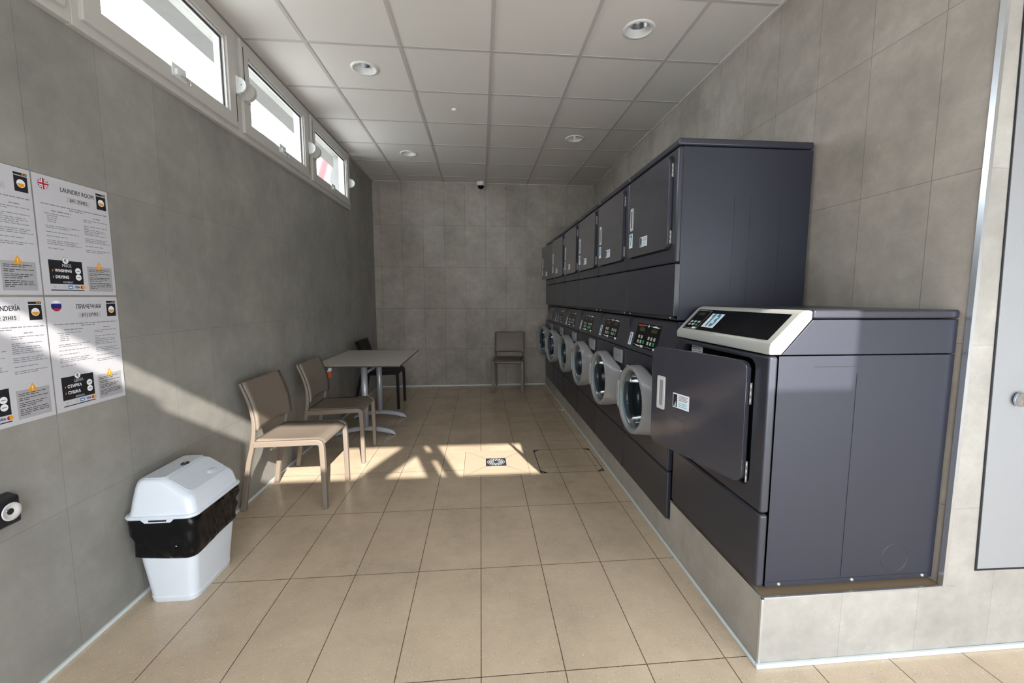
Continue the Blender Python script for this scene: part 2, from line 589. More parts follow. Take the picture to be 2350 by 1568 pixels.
# ceiling: tile sheet with downlight holes, grid bars, roof slab above
LIGHTS = [(-0.817, 3.295), (0.980, 2.684), (-0.805, 5.099), (0.986, 4.479)]
m = MB()
m.plate([(XL - 0.05, YFAC - 0.05), (XE + 0.05, YFAC - 0.05), (XE + 0.05, YB + 0.05), (XL - 0.05, YB + 0.05)],
        [circ(x, y, 0.078, 32) for x, y in LIGHTS], lambda a, b, d: (a, b, H + d), 0.012, 'ceiling_tile')
struct(m.build('ceiling'), 'white square ceiling tiles in a grid', 'ceiling')
struct(wb(XL - 0.3, XE + 0.3, YFAC - 0.1, YB + 0.3, H + 0.13, H + 0.25, 'concrete').build('roof_slab'))
m = MB()
HB = 0.0115
xs = [0.0871 + 0.6 * i for i in range(-2, 6)]
ys = [3.0017 + 0.6 * j for j in range(-6, 6)]
for x in xs:
    m.box(x - HB, x + HB, YFAC, YB, H - 0.004, H, 'ceiling_bar')
for y in ys:
    lim = XR if y > YF else XE
    edges = [XL] + [x for x in xs if x < lim] + [lim]
    for a, b in zip(edges[:-1], edges[1:]):
        m.box(a + HB, b - HB, y - HB, y + HB, H - 0.003, H, 'ceiling_bar')
m.box(XL, XL + 0.02, WY1, YB, H - 0.005, H, 'ceiling_bar')
m.box(XL, XL + 0.03, YFAC, WY1, H - 0.010, H, 'ceiling_bar')  # edge angle in darker bar grey, standing for the shadow above the windows
m.box(XL, XR, YB - 0.015, YB, H - 0.005, H, 'ceiling_tile')
m.box(XR - 0.015, XR, YF, YB, H - 0.005, H, 'ceiling_tile')
struct(m.build('ceiling_grid'), 'grey metal bars holding the ceiling tiles', 'ceiling grid')

# plinth under the machines: high near step, low far step
m = MB()
m.box(XP, XR + 0.02, YF, YSTEP, 0, ZP1, 'tile_plinth_side')
m.box(XP, XR + 0.02, YSTEP, YB, 0, ZP2, 'tile_plinth_side')
m.add([(XP, YF - 0.001, 0), (XR + 0.05, YF - 0.001, 0), (XR + 0.05, YF - 0.001, ZP1), (XP, YF - 0.001, ZP1)], [(0, 1, 2, 3)], 'tile_turn')
m.box(XP + 0.004, XR, YF + 0.004, YSTEP - 0.004, ZP1, ZP1 + 0.002, 'plinth_top')
struct(m.build('plinth'), 'tiled step carrying the row of laundry machines', 'plinth')
m = MB()
m.box(XP - 0.002, XP + 0.007, YF - 0.004, YF + 0.005, 0.0, ZP1 + 0.003, 'aluminium')
m.box(XP - 0.002, XR - 0.006, YF - 0.004, YF + 0.004, ZP1 - 0.002, ZP1 + 0.004, 'aluminium')
m.box(XP - 0.003, XP + 0.005, YF + 0.005, YSTEP, ZP1 - 0.002, ZP1 + 0.003, 'aluminium')
struct(m.build('trim_1'), 'metal edge strip along the top of the tiled step', 'trim')
m = MB()
m.box(XR - 0.006, XR + 0.008, YF - 0.006, YF + 0.012, ZP1, H, 'aluminium')
struct(m.build('trim_2'), 'shiny metal strip on the corner beside the nearest dryer', 'trim')
m = MB()
m.box(XP - 0.012, XR + 1.2, YF - 0.014, YF, 0, 0.016, 'cove_trim')
m.box(XP - 0.012, XP, YF, YB, 0, 0.013, 'cove_trim')
struct(m.build('baseboard_plinth', bevel=0.004), 'pale strip at the foot of the tiled step', 'baseboard')
struct(wb(XL, XL + 0.008, YFAC, YB, 0, 0.014, 'cove_trim').build('baseboard_left'), 'thin pale strip at the foot of the left wall', 'baseboard')
struct(wb(XL + 0.008, XP - 0.012, YB - 0.008, YB, 0, 0.016, 'cove_trim').build('baseboard_back'), 'thin pale strip at the foot of the far wall', 'baseboard')

# flush panel door in the pale wall at the right edge
d = thing('door_1', 'pale flush panel door with a round lock at the right edge', 'door', (0, 0, 0), kind='structure')
m = MB()
m.plate([(1.822, 0.321), (2.75, 0.303), (2.70, 2.50), (1.7535, 2.50)], [], lambda a, b, t: (a, YF - 0.002 - t, b), 0.001, 'black_gap')
m.build('door_gap', d)
m = MB()
m.plate([(1.829, 0.330), (2.75, 0.312), (2.70, 2.49), (1.758, 2.49)], [], lambda a, b, t: (a, YF - 0.002 - t, b), 0.003, 'door_panel')
m.build('door_panel', d)
m = MB()
m.lathe([(0.0001, -0.006), (0.023, -0.006), (0.024, 0.0), (0.026, 0.0), (0.026, 0.006)], 'steel', 28, 'Y', (1.905, YF - 0.02, 0.972), smooth=False)
m.box(1.900, 1.910, YF - 0.029, YF - 0.025, 0.958, 0.972, 'brass')
m.box(1.898, 1.914, YF - 0.028, YF - 0.025, 0.978, 0.985, 'brass')
m.build('round_lock', d)

# ------------------------------------------------------------------ high windows on the left
def window(idx, y0, y1, label, stay=True):
    w = thing('window_%d' % idx, label, 'window', (XL, y0, 0), kind='structure')
    L = y1 - y0
    z0, z1 = 2.33, 2.952
    fr = MB()
    px = lambda a, b, t: (0.026 - t, a, b)
    fr.plate([(0, z0), (L, z0), (L, z1), (0, z1)], [[(0.05, z0 + 0.05), (L - 0.05, z0 + 0.05), (L - 0.05, z1 - 0.03), (0.05, z1 - 0.03)]], px, 0.10, 'upvc')
    fr.build('window_frame', w, bevel=0.004)
    g0, g1, h0, h1 = 0.130, L - 0.130, 2.448, 2.845
    sa = MB()
    px2 = lambda a, b, t: (0.042 - t, a, b)
    sa.plate([(0.032, z0 + 0.036), (L - 0.032, z0 + 0.036), (L - 0.032, z1 - 0.018), (0.032, z1 - 0.018)],
             [[(g0 - 0.012, h0 - 0.010), (g1 + 0.012, h0 - 0.010), (g1 + 0.012, h1 + 0.012), (g0 - 0.012, h1 + 0.012)]], px2, 0.065, 'upvc')
    s_ = sa.build('sash', w, bevel=0.005)
    bd = MB()
    bd.plate([(g0 - 0.014, h0 - 0.012), (g1 + 0.014, h0 - 0.012), (g1 + 0.014, h1 + 0.014), (g0 - 0.014, h1 + 0.014)],
             [[(g0, h0), (g1, h0), (g1, h1), (g0, h1)]], lambda a, b, t: (0.030 - t, a, b), 0.014, 'upvc')
    bd.build('glazing_bead', s_)
    ga = MB()
    ga.plate([(g0 - 0.006, h0 - 0.004), (g1 + 0.006, h0 - 0.004), (g1 + 0.006, h1 + 0.006), (g0 - 0.006, h1 + 0.006)],
             [[(g0 + 0.002, h0 + 0.001), (g1 - 0.009, h0 + 0.001), (g1 - 0.009, h1 - 0.011), (g0 + 0.002, h1 - 0.011)]], lambda a, b, t: (0.0159 - t, a, b), 0.006, 'gasket')
    ga.build('gasket', s_)
    gl = MB()
    gl.add([(0.0, g0 - 0.01, h0 - 0.008), (0.0, g1 + 0.01, h0 - 0.008), (0.0, g1 + 0.01, h1 + 0.01), (0.0, g0 - 0.01, h1 + 0.01)], [(0, 1, 2, 3)], 'window_glass')
    gl.build('glass', s_, fix=False)
    gp = MB()
    gp.box(0.0405, 0.0425, L - 0.054, L - 0.046, z0 + 0.07, 2.565, 'black_gap')
    gp.box(0.0405, 0.0425, 0.052, 0.060, 2.685, z1 - 0.06, 'black_gap')
    gp.build('sash_gap', w)
    # latch on the bottom rail
    lt = MB()
    yl = 0.535
    lt.box(0.042, 0.047, yl - 0.045, yl + 0.055, 2.400, 2.462, 'upvc_bright')
    lt.box(0.047, 0.060, yl - 0.03, yl + 0.02, 2.408, 2.436, 'upvc_bright')
    lt.box(0.054, 0.066, yl - 0.012, yl + 0.045, 2.410, 2.420, 'aluminium')
    lt.tube([(0.06, yl + 0.045, 2.415), (0.066, yl + 0.055, 2.408), (0.062, yl + 0.058, 2.394)], 0.004, 'aluminium', 8)
    lt.build('latch', w, bevel=0.002)
    # half round pivot covers, one on each side
    def pivot(y, mat, depth, r):
        p = MB()
        lp = [(0.0, -r * 1.05), (0.012, -r * 1.05), (0.012, -r)]
        half = [(0.012 + r * 0.95 * math.sin(PI * k / 16), -r * math.cos(PI * k / 16)) for k in range(17)]
        out = [(0.0, -r * 1.08)] + half + [(0.0, r * 1.08)]
        p.plate(out, [], lambda a, b, t: (0.04 + a, y - depth / 2 + t, 2.622 + b), depth, mat)
        p.box(0.040, 0.052, y - depth * 0.9, y + depth * 1.4, 2.622 - r * 1.1, 2.622 + r * 1.1, mat)
        return p
    q = pivot(L - 0.035, 'upvc_bright', 0.012, 0.046)
    q.lathe([(0.0001, 0), (0.003, 0), (0.003, 0.002)], 'gasket', 8, 'Y', (0.07, L - 0.0435, 2.622))
    q.build('pivot_cover', w, bevel=0.002)
    pivot(0.058, 'upvc', 0.03, 0.056).build('pivot_cover', w, bevel=0.004)  # same cover in the darker upvc, its shade put into the colour
    return w

PITCH_W = 1.1
names = ['narrow high white window nearest the camera on left wall, mostly outside the picture', 'first fully glazed high white window, above and right of the laundry posters',
         'middle high white window on left wall, with bare sky and grey eave outside', 'farthest high white window, with a red bar and concrete seen outside']
for i in range(4):
    y0 = 0.70 + 1.1 * i
    window(i + 1, y0, y0 + 1.1 if i < 3 else 5.15, names[i])

# outside the side windows: eave, concrete wall, red bar
struct(wb(-30, 30, -30, 40, -0.3, -0.125, 'paving').build('ground'))
e = wb(-2.12, XL - 0.16, -0.5, 7.2, 3.20, 3.28, 'eave_grey').build('eave')
struct(e, 'grey concrete eave seen through the high windows', 'eave')
e = wb(-4.2, -2.75, 8.9, 9.1, -0.12, 4.6, 'render_stained').build('wall_outside')
struct(e, 'stained concrete wall seen through the farthest high window', 'wall')
m = MB()
m.tube([(-2.6, 5.30, -0.13), (-2.6, 7.42, 3.285), (-2.6, 7.80, 3.79), (-2.6, 8.2, 4.4)], 0.065, 'red_paint', 16)
tag(m.build('red_bar'), 'slanting red metal bar seen outside the farthest high window', 'bar')

# ================================================================== LAUNDRY MACHINES
FX, Y0M, PM = 0.975, 2.062, 0.697
MW = 0.691
pf = lambda a, b, d: (d, a, b)          # plate facing the room: (v, z, depth)

def info_sticker(fp, a0, b0, a1, b1, lay=0):
    fp.rect(a0, b0, a1, b1, 'sticker_white', lay)
    w, h = a1 - a0, b1 - b0
    fp.rect(a0 + w * 0.03, b0 + h * 0.06, a0 + w * 0.27, b1 - h * 0.08, 'print_black', lay + 1)
    fp.poly([(a0 + w * 0.08, b0 + h * 0.10), (a0 + w * 0.22, b0 + h * 0.10), (a0 + w * 0.20, b0 + h * 0.45)], 'print_silver', lay + 2)
    for k in range(4):
        fp.rect(a0 + w * 0.36, b1 - h * (0.16 + 0.10 * k), a1 - w * (0.08 + 0.05 * (k % 2)), b1 - h * (0.11 + 0.10 * k), 'ink_grey', lay + 1)
    for k in range(3):
        fp.rect(a0 + w * 0.36, b0 + h * (0.12 + 0.12 * k), a1 - w * (0.10 + 0.05 * (k % 2)), b0 + h * (0.17 + 0.12 * k), 'sticker_cyan', lay + 1)

def hinge_bm(v, z, h=0.066):
    p = MB()
    p.box(-0.006, -0.001, v - 0.004, v + 0.002, z - h / 2, z + h / 2, 'hinge_metal')
    for k in range(3):
        p.lathe([(0.0035, z - h / 2 + h * k / 3 + 0.001), (0.0035, z - h / 2 + h * (k + 1) / 3 - 0.001)], 'hinge_metal', 10, 'Z', (-0.007, v - 0.003, 0), True, True)
    return p

def make_door(parent, v0, v1, z0, z1, u, hinge_v, angle, r=0.035, thick=0.02):
    """rounded flat door hinged on its near edge; returns the door object (its origin on the hinge line)"""
    dm = MB()
    dm.plate(rrect(v0 - hinge_v, v1 - hinge_v, z0, z1, r, 8), [], lambda a, b, d: (-d, a, b), thick, 'machine_front')
    o = dm.build('door', parent, bevel=0.006, segs=3)
    o.location = (u, hinge_v, 0)
    o.rotation_euler = (0, 0, angle)
    return o

def door_handle(door, v, z0, z1, u, w=0.042, recess='black_gap'):
    p = MB()
    p.plate(rrect(v - w / 2, v + w / 2, z0, z1, 0.006, 3), [rrect(v - w * 0.26, v + w * 0.26, z0 + 0.018, z1 - 0.018, 0.004, 3)], lambda a, b, d: (u - d, a, b), 0.004, 'handle_silver')
    h = p.build('door_handle', door, bevel=0.001)
    q = MB()
    q.box(u - 0.0015, u - 0.0005, v - w * 0.3, v + w * 0.3, z0 + 0.012, z1 - 0.012, recess)
    q.build('handle_recess', door)
    return h

# ---- upper dryers -------------------------------------------------
def make_dryer():
    t = thing('tumble_dryer', 'x', 'tumble dryer', (FX, Y0M, 1.213))
    m = MB()
    m.box(0.024, 0.705, 0.002, MW - 0.002, 0.0, 0.857, 'machine_paint')
    c = m.build('cabinet', t, bevel=0.004)
    f = MB()
    for vx in (0.300, 0.385, 0.545):
        f.box(vx - 0.0012, vx + 0.0012, 0.0006, 0.002, 0.02, 0.62, 'machine_trim')
    f.build('panel_crease', c)
    m = MB()
    m.box(0.0, 0.706, 0.0, MW, 0.862, 0.897, 'machine_trim')
    m.build('top_cap', t, bevel=0.010, segs=3)
    m = MB()
    m.box(0.0, 0.030, 0.0, MW, 0.292, 0.857, 'machine_trim')
    m.build('front_panel', t, bevel=0.012, segs=3)
    m = MB()
    m.box(0.0, 0.030, 0.0, MW, 0.022, 0.287, 'machine_trim')
    m.add([(0.0, 0.004, 0.022), (0.0, MW - 0.004, 0.022), (0.03, MW - 0.004, 0.0), (0.03, 0.004, 0.0)], [(0, 1, 2, 3)], 'machine_trim')
    for v in (0.05, MW - 0.05):
        m.lathe([(0.006, 0.0), (0.004, -0.003), (0.0001, -0.004)], 'steel', 10, 'X', (0.008, v, 0.012))
    m.build('lower_panel', t, bevel=0.010, segs=3)
    m = MB()
    m.plate(rrect(0.050, 0.648, 0.362, 0.836, 0.036, 8), [], lambda a, b, d: (-d, a, b), 0.0008, 'black_gap')  # black sheet in place of the shaded gap round the door
    m.build('door_seal', t)
    d = make_door(t, 0.057, 0.641, 0.369, 0.829, -0.001, 0.057, 0.0)
    door_handle(d, 0.515, 0.532, 0.670, -0.020)
    for z in (0.755, 0.425):
        hinge_bm(-0.004, z).build('hinge', d)
    fp = Flat((-0.020, 0, 0), (0, -1, 0), (0, 0, 1))
    info_sticker(fp, -0.372, 0.415, -0.262, 0.472)
    fp.put('info_sticker', d)
    return t, d

def number_sticker(parent, txt, u, v, z, w, h, blue_first=True):
    """white/cyan sticker with a number; parent-local plane facing the room"""
    fp = Flat((u, v, z), (0, -1, 0), (0, 0, 1))
    fp.rect(-w / 2, -h / 2, w / 2, h / 2, 'sticker_white', 0)
    fp.text(txt, 0, 0, h * 0.98, 'sticker_blue', 1, 0.004 * h / 0.08, sx=(0.95 if len(txt) == 1 else 0.62) * w / h * 1.2)
    return fp.put('number_sticker', parent)

dryer0, _ = make_dryer()
ordn = ['nearest in the upper row', 'second in the upper row from the camera', 'third in the upper row from the camera',
        'fourth in the upper row from the camera', 'next to last in the upper row, door slightly ajar', 'last in the upper row, door ajar']
dryers = [dryer0] + [copy_tree(dryer0) for _ in range(5)]
for i, t in enumerate(dryers):
    t.location.y = Y0M + PM * i
    t['label'] = 'dark blue-grey tumble dryer marked %d, %s' % (7 + i, ordn[i])
    t['group'] = 'tumble dryers in the upper row'
    dr = [c for c in t.children if c.name.startswith('door') and not c.name.startswith('door_seal')][0]
    number_sticker(dr, str(7 + i), -0.020, 0.525, 0.472, 0.058, 0.088)
    dr.rotation_euler.z = math.radians([0, 0, 0, 0, 2.2, 5.5][i])

# ---- washers -------------------------------------------------------
def make_washer():
    t = thing('washing_machine', 'x', 'washing machine', (FX, Y0M, ZP2))
    cv, cz = 0.347, 0.570
    m = MB()
    m.box(0.03, 0.700, 0.002, MW - 0.002, 0.004, 1.055, 'machine_paint', open_faces=('-x',))
    m.build('cabinet', t)
    m = MB()
    m.box(0.0, 0.03, 0.0, MW, 0.0, 0.262, 'machine_trim')
    m.build('lower_panel', t, bevel=0.010, segs=3)
    m = MB()
    m.plate([(0, 0.267), (MW, 0.267), (MW, 0.838), (0, 0.838)], [circ(cv, cz, 0.178, 40)], pf, 0.03, 'machine_trim')
    m.build('front_panel', t, bevel=0.006, segs=2, angle=60)
    m = MB()
    m.loft([[(0.0, 0.0, 0.843), (0.05, 0.0, 1.055), (0.09, 0.0, 1.055), (0.09, 0.0, 0.843)],
            [(0.0, MW, 0.843), (0.05, MW, 1.055), (0.09, MW, 1.055), (0.09, MW, 0.843)]], 'machine_trim', smooth=False)
    cp = m.build('control_panel', t, bevel=0.005)
    # display: two black keypads on the slanted panel
    r, upv = Vector((0, -1, 0)), Vector((0.05, 0, 0.212)).normalized()
    o = Vector((0.0, 0, 0.843))
    fp = Flat(o, r, upv)
    fp.rect(-0.575, 0.030, -0.215, 0.180, 'panel_black', 0)
    fp.base = 0.0010
    for bx in (-0.565, -0.385):
        wq = 0.165
        for (p, q) in (((bx, 0.04), (bx + wq, 0.042)), ((bx, 0.168), (bx + wq, 0.170))):
            fp.rect(p[0], p[1], q[0], q[1], 'print_silver', 0)
        fp.rect(bx + 0.045, 0.132, bx + 0.125, 0.155, 'lcd', 0)
    fp.rect(-0.545, 0.163, -0.475, 0.172, 'print_red', 1)
    fp.disc(-0.392, 0.168, 0.008, 'sticker_white', 1)
    fp.poly([(-0.345, 0.166), (-0.235, 0.162), (-0.29, 0.175)], 'sticker_white', 1)
    fp.poly([(-0.54, 0.040), (-0.44, 0.040), (-0.49, 0.0335)], 'sticker_white', 1)
    for a in (-0.452, -0.262):
        fp.rect(a, 0.032, a + 0.04, 0.046, 'sticker_white', 1)
    fp.put('display', cp)
    for ox, cols in ((-0.515, 2), (-0.365, 3)):
        for c in range(cols):
            for rr in range(2):
                bq = Flat(o, r, upv, 0.002)
                a, b = ox + 0.042 * c, 0.056 + 0.030 * rr
                bq.rect(a, b, a + 0.026, b + 0.020, 'button_pale', 0)
                bq.put('button', cp)
        bq = Flat(o, r, upv, 0.0021)
        a = ox + 0.042 * cols if cols == 2 else ox + 0.042 * 2
        bq.rect(a, 0.056, a + 0.026, 0.078, 'button_green', 0)
        bq.put('button', cp)
    # soap drawer and small label
    m = MB()
    m.box(-0.016, 0.0, 0.028, 0.205, 0.728, 0.822, 'door_grey')
    dw = m.build('soap_drawer', t, bevel=0.008, segs=3)
    fp = Flat((-0.016, 0, 0), (0, -1, 0), (0, 0, 1))
    fp.rect(-0.155, 0.772, -0.07, 0.780, 'ink_grey')
    fp.put('drawer_print', dw)
    fp = Flat((0, 0, 0), (0, -1, 0), (0, 0, 1))
    fp.rect(-0.655, 0.700, -0.580, 0.732, 'sticker_white')
    fp.rect(-0.645, 0.712, -0.61, 0.722, 'print_blue', 1)
    fp.put('maker_label', t)
    # drum
    m = MB()
    m.lathe([(0.168, 0.06), (0.20, 0.062), (0.20, 0.40), (0.0001, 0.42)], 'drum_steel', 40, 'X', (0, cv, cz))
    dm = m.build('drum', t)
    m = MB()
    m.lathe([(0.182, 0.004), (0.172, 0.012), (0.166, 0.03), (0.168, 0.062)], 'rubber', 40, 'X', (0, cv, cz))
    m.build('door_seal', t)
    # porthole door: circular front, squared-off hinge edge behind
    n = 64
    R = 0.208
    hv, hz = 0.026 - cv, 0.122
    def back(a):
        c, s = math.cos(a), math.sin(a)
        p = (R * c, R * s)
        if c < 0:                                        # hinge side: reach out to the straight edge
            T = []
            for sg in (1, -1):
                d2 = hv * hv + hz * hz
                al = math.atan2(sg * hz, hv)
                be = math.acos(R / math.sqrt(d2)) if d2 > R * R else 0
                T.append((al, be))
            ang = math.atan2(s, c)
            tt = PI - abs(ang)                           # 0 at the hinge direction
            lim = math.acos(R / math.hypot(hv, hz)) + math.atan2(hz, -hv)
            if tt < math.atan2(hz, -hv):
                k = hv / c
                p = (hv, k * s)
            elif tt < lim:
                # straight tangent from hinge corner to the circle
                tl = lim
                P0 = Vector((hv, hz))
                P1 = Vector((-R * math.cos(tl), R * math.sin(tl)))
                dirv = Vector((-math.cos(tt), math.sin(tt)))
                e = P1 - P0
                den = dirv.x * e.y - dirv.y * e.x
                k = (P0.x * e.y - P0.y * e.x) / den if abs(den) > 1e-9 else R
                p = (dirv.x * k, abs(dirv.y * k) * (1 if s >= 0 else -1))
        return p
    angs = [2 * PI * k / n for k in range(n)]
    bk = [back(a) for a in angs]
    D = MB()
    off = cv - 0.03                                       # hinge line is the local origin
    def ring(f, u):
        return [(u, off + p[0], cz + p[1]) for p in f]
    rr = lambda q: [(q * math.cos(a), q * math.sin(a)) for a in angs]
    mixp = lambda A, B, k: [(x[0] * (1 - k) + y[0] * k, x[1] * (1 - k) + y[1] * k) for x, y in zip(A, B)]
    loops = [ring(rr(0.168), -0.012), ring(bk, -0.006), ring(bk, -0.022), ring(mixp(bk, rr(0.205), 0.75), -0.060), ring(rr(0.202), -0.072), ring(rr(0.196), -0.078),
             ring(rr(0.186), -0.078), ring(rr(0.177), -0.071), ring(rr(0.168), -0.050)]
    D.loft(loops, 'door_grey', smooth=True, closed=True)
    do = D.build('door', t)
    do.location = (-0.004, 0.03, 0)
    do.rotation_euler.z = math.radians(1.6)
    g = MB()
    g.lathe([(0.170, -0.054), (0.162, -0.050), (0.156, -0.02), (0.145, 0.03), (0.122, 0.075), (0.075, 0.10), (0.0001, 0.108)], 'door_glass', 40, 'X', (0, off, cz))
    g.build('door_glass', do, fix=False)
    g = MB()
    g.lathe([(0.1695, -0.060), (0.171, -0.056), (0.166, -0.052)], 'rim_teal', 40, 'X', (0, off, cz))
    g.build('glass_ring', do)
    g = MB()
    arc = [(-25 + 50 * k / 10) * PI / 180 for k in range(11)]
    pad = [(off + 0.2035 * math.cos(a), cz + 0.2035 * math.sin(a)) for a in arc] + [(off + 0.181 * math.cos(a), cz + 0.181 * math.sin(a)) for a in reversed(arc)]
    g.plate(pad, [], lambda a, b, d: (-0.0775 - d, a, b), 0.0055, 'handle_silver')
    hd = g.build('door_handle', do, bevel=0.0015)
    g = MB()
    slot = [(off + 0.188 * math.cos(a), cz + 0.188 * math.sin(a)) for a in arc[1:-1]] + [(off + 0.1835 * math.cos(a), cz + 0.1835 * math.sin(a)) for a in reversed(arc[1:-1])]
    g.plate(slot, [], lambda a, b, d: (-0.0830 - d, a, b), 0.0006, 'rubber')
    g.build('handle_slot', hd)
    for (a0, a1, zz0, zz1) in ((off + 0.158, off + 0.186, cz - 0.094, cz - 0.087), (off + 0.158, off + 0.186, cz + 0.087, cz + 0.094)):
        g = MB()
        g.box(-0.083, -0.074, a0, a1, zz0, zz1, 'door_grey')
        g.build('handle_end', do, bevel=0.002)
    g = MB()
    for k in range(7):
        z = cz - 0.10 + 0.2 * k / 6
        g.lathe([(0.007, z - 0.013), (0.007, z + 0.013)], 'chrome', 10, 'Z', (-0.010, -0.006, 0), True, True)
    g.build('hinge', do)
    return t

washer0 = make_washer()
ordw = ['nearest, partly behind the big dryer door', 'second from the camera', 'third from the camera', 'fourth from the camera', 'next to last in the row', 'last, beside the far wall']
washers = [washer0] + [copy_tree(washer0) for _ in range(5)]
for i, t in enumerate(washers):
    t.location.y = Y0M + PM * i
    t['label'] = 'porthole washing machine marked %d below dryer %d, %s' % (i + 1, i + 7, ordw[i])
    t['group'] = 'washing machines in the lower row'
    cp = [c for c in t.children if c.name.startswith('control_panel')][0]
    fp = Flat((0.0, 0, 0.843), (0, -1, 0), Vector((0.05, 0, 0.212)))
    fp.rect(-0.665, 0.028, -0.612, 0.112, 'sticker_white', 0)
    fp.text(str(i + 1), -0.6385, 0.070, 0.085, 'sticker_blue', 1, 0.003, sx=0.9)
    fp.put('number_sticker', cp)
    dr = [c for c in t.children if c.name.split('.')[0] == 'door'][0]
    dr.rotation_euler.z = math.radians([1.6, 1.6, 1.6, 1.6, 6.5, 7.5][i])

# ---- the single dryer on the high step -----------------------------
D13 = thing('tumble_dryer', 'large single tumble dryer marked 13, nearest machine, with its door ajar', 'tumble dryer', (0.985, 1.345, ZP1 + 0.002))
DW = 0.685
ZB0 = 0.014
m = MB()
m.box(0.037, 0.705, 0.003, DW - 0.003, ZB0, 0.862, 'machine_paint', open_faces=('-x',))
cab = m.build('cabinet', D13)
m = MB()
m.box(0.332, 0.3345, 0.0015, 0.003, 0.03, 0.80, 'machine_paint')
m.box(0.17, 0.325, 0.0022, 0.003, 0.823, 0.8245, 'black_gap')
m.build('panel_crease', cab)
m = MB()
m.lathe([(0.056, 0.0), (0.0545, -0.0018), (0.053, 0.0)], 'machine_paint', 32, 'Y', (0.545, 0.003, 0.098))
m.build('vent_knockout', cab)
m = MB()
m.box(0.045, 0.690, 0.0012, 0.003, 0.030, 0.032, 'machine_trim')
for u in (0.09, 0.378, 0.665):
    m.lathe([(0.007, 0.0), (0.006, -0.004), (0.0001, -0.005)], 'hinge_metal', 12, 'Y', (u, 0.003, 0.023))
m.build('base_rail', cab)
for u, v in ((0.06, 0.05), (0.64, 0.05), (0.06, 0.62), (0.64, 0.62)):
    m = MB()
    m.lathe([(0.022, 0.0), (0.022, 0.012), (0.01, 0.016)], 'socket_black', 14, 'Z', (u, v, 0), True, True)
    m.build('foot', D13)
m = MB()
m.box(0.0, 0.034, 0.0, DW, ZB0, 0.292, 'machine_trim')
m.build('lower_panel', D13, bevel=0.012, segs=3)
m = MB()
hole = rrect(0.078, 0.618, 0.366, 0.842, 0.038, 8)
m.plate([(0, 0.297), (DW, 0.297), (DW, 0.862), (0, 0.862)], [hole], pf, 0.034, 'machine_trim')
m.build('front_panel', D13, bevel=0.010, segs=3, angle=60)
m = MB()
m.box(0.034, 0.30, 0.06, 0.64, 0.34, 0.856, 'black_gap', open_faces=('-x',))
m.build('drum_recess', D13)
fp = Flat((0.036, 0, 0), (0, -1, 0), (0, 0, 1))
fp.rect(-0.600, 0.80, -0.50, 0.838, 'sticker_white')
for k in range(3):
    fp.rect(-0.592, 0.828 - 0.009 * k, -0.53 + 0.01 * k, 0.832 - 0.009 * k, 'ink_grey', 1)
fp.put('inside_label', D13)
# slanted pale console with black panel
prof = [(0.0, 0.867), (-0.002, 0.875), (-0.002, 0.898), (0.004, 0.908), (0.100, 1.008), (0.112, 1.016), (0.128, 1.020), (0.144, 1.020), (0.147, 1.014), (0.147, 0.990), (0.042, 0.867)]
m = MB()
m.loft([[(u, -0.001, z) for u, z in prof], [(u, DW + 0.001, z) for u, z in prof]], 'fascia_white', smooth=False)
con = m.build('console', D13, bevel=0.005, segs=3, angle=50)
p0, p1 = Vector((0.004, 0, 0.908)), Vector((0.100, 0, 1.008))
upv = (p1 - p0).normalized()
SL = (p1 - p0).length
fp = Flat(p0, (0, -1, 0), upv, 0.0008)
fp.rect(-0.655, 0.010, -0.030, SL - 0.004, 'panel_black', 0)
blk = fp
fp = Flat(p0, (0, -1, 0), upv, 0.0014)
fp.rect(-0.506, 0.030, -0.408, 0.112, 'sticker_white', 0)
fp.text('13', -0.457, 0.071, 0.098, 'sticker_blue', 1, 0.0035, sx=0.72)
fp.put('number_sticker', con)
fp = blk
fp.base = 0.0014
for (a0, b0, a1, b1) in ((-0.648, 0.014, -0.530, 0.0155), (-0.648, 0.127, -0.530, 0.1285), (-0.648, 0.014, -0.6465, 0.1285), (-0.5315, 0.014, -0.530, 0.1285)):
    fp.rect(a0, b0, a1, b1, 'print_silver')
fp.rect(-0.62, 0.098, -0.565, 0.114, 'lcd', 0)
fp.rect(-0.572, 0.013, -0.54, 0.024, 'sticker_white', 1)
fp.put('black_panel', con)
for c in range(3):
    for r_ in range(2):
        bq = Flat(p0, (0, -1, 0), upv, 0.002)
        a, b = -0.630 + 0.032 * c, 0.032 + 0.018 * r_
        bq.rect(a, b, a + 0.021, b + 0.012, 'button_green' if (c == 2 and r_ == 0) else 'button_pale')
        bq.put('button', con)
m = MB()
m.loft([[(u, v, z) for u, z in ((0.044, 0.866), (0.150, 0.988), (0.705, 0.988), (0.705, 0.866))] for v in (0.001, DW - 0.001)], 'machine_paint', smooth=False)
m.build('upper_body', D13, bevel=0.003)
m = MB()
m.box(0.149, 0.708, -0.001, DW + 0.001, 0.991, 1.022, 'machine_trim')
m.build('top_cap', D13, bevel=0.009, segs=3)
dd = make_door(D13, 0.087, 0.610, 0.374, 0.834, -0.004, 0.087, math.radians(15.5), 0.036, 0.022)
door_handle(dd, 0.455, 0.545, 0.700, -0.022, 0.052, 'door_grey')
for z in (0.715, 0.420):
    hinge_bm(-0.005, z, 0.08).build('hinge', dd)
fp = Flat((-0.022, 0, 0), (0, -1, 0), (0, 0, 1))
info_sticker(fp, -0.375, 0.575, -0.275, 0.640)
fp.put('info_sticker', dd)

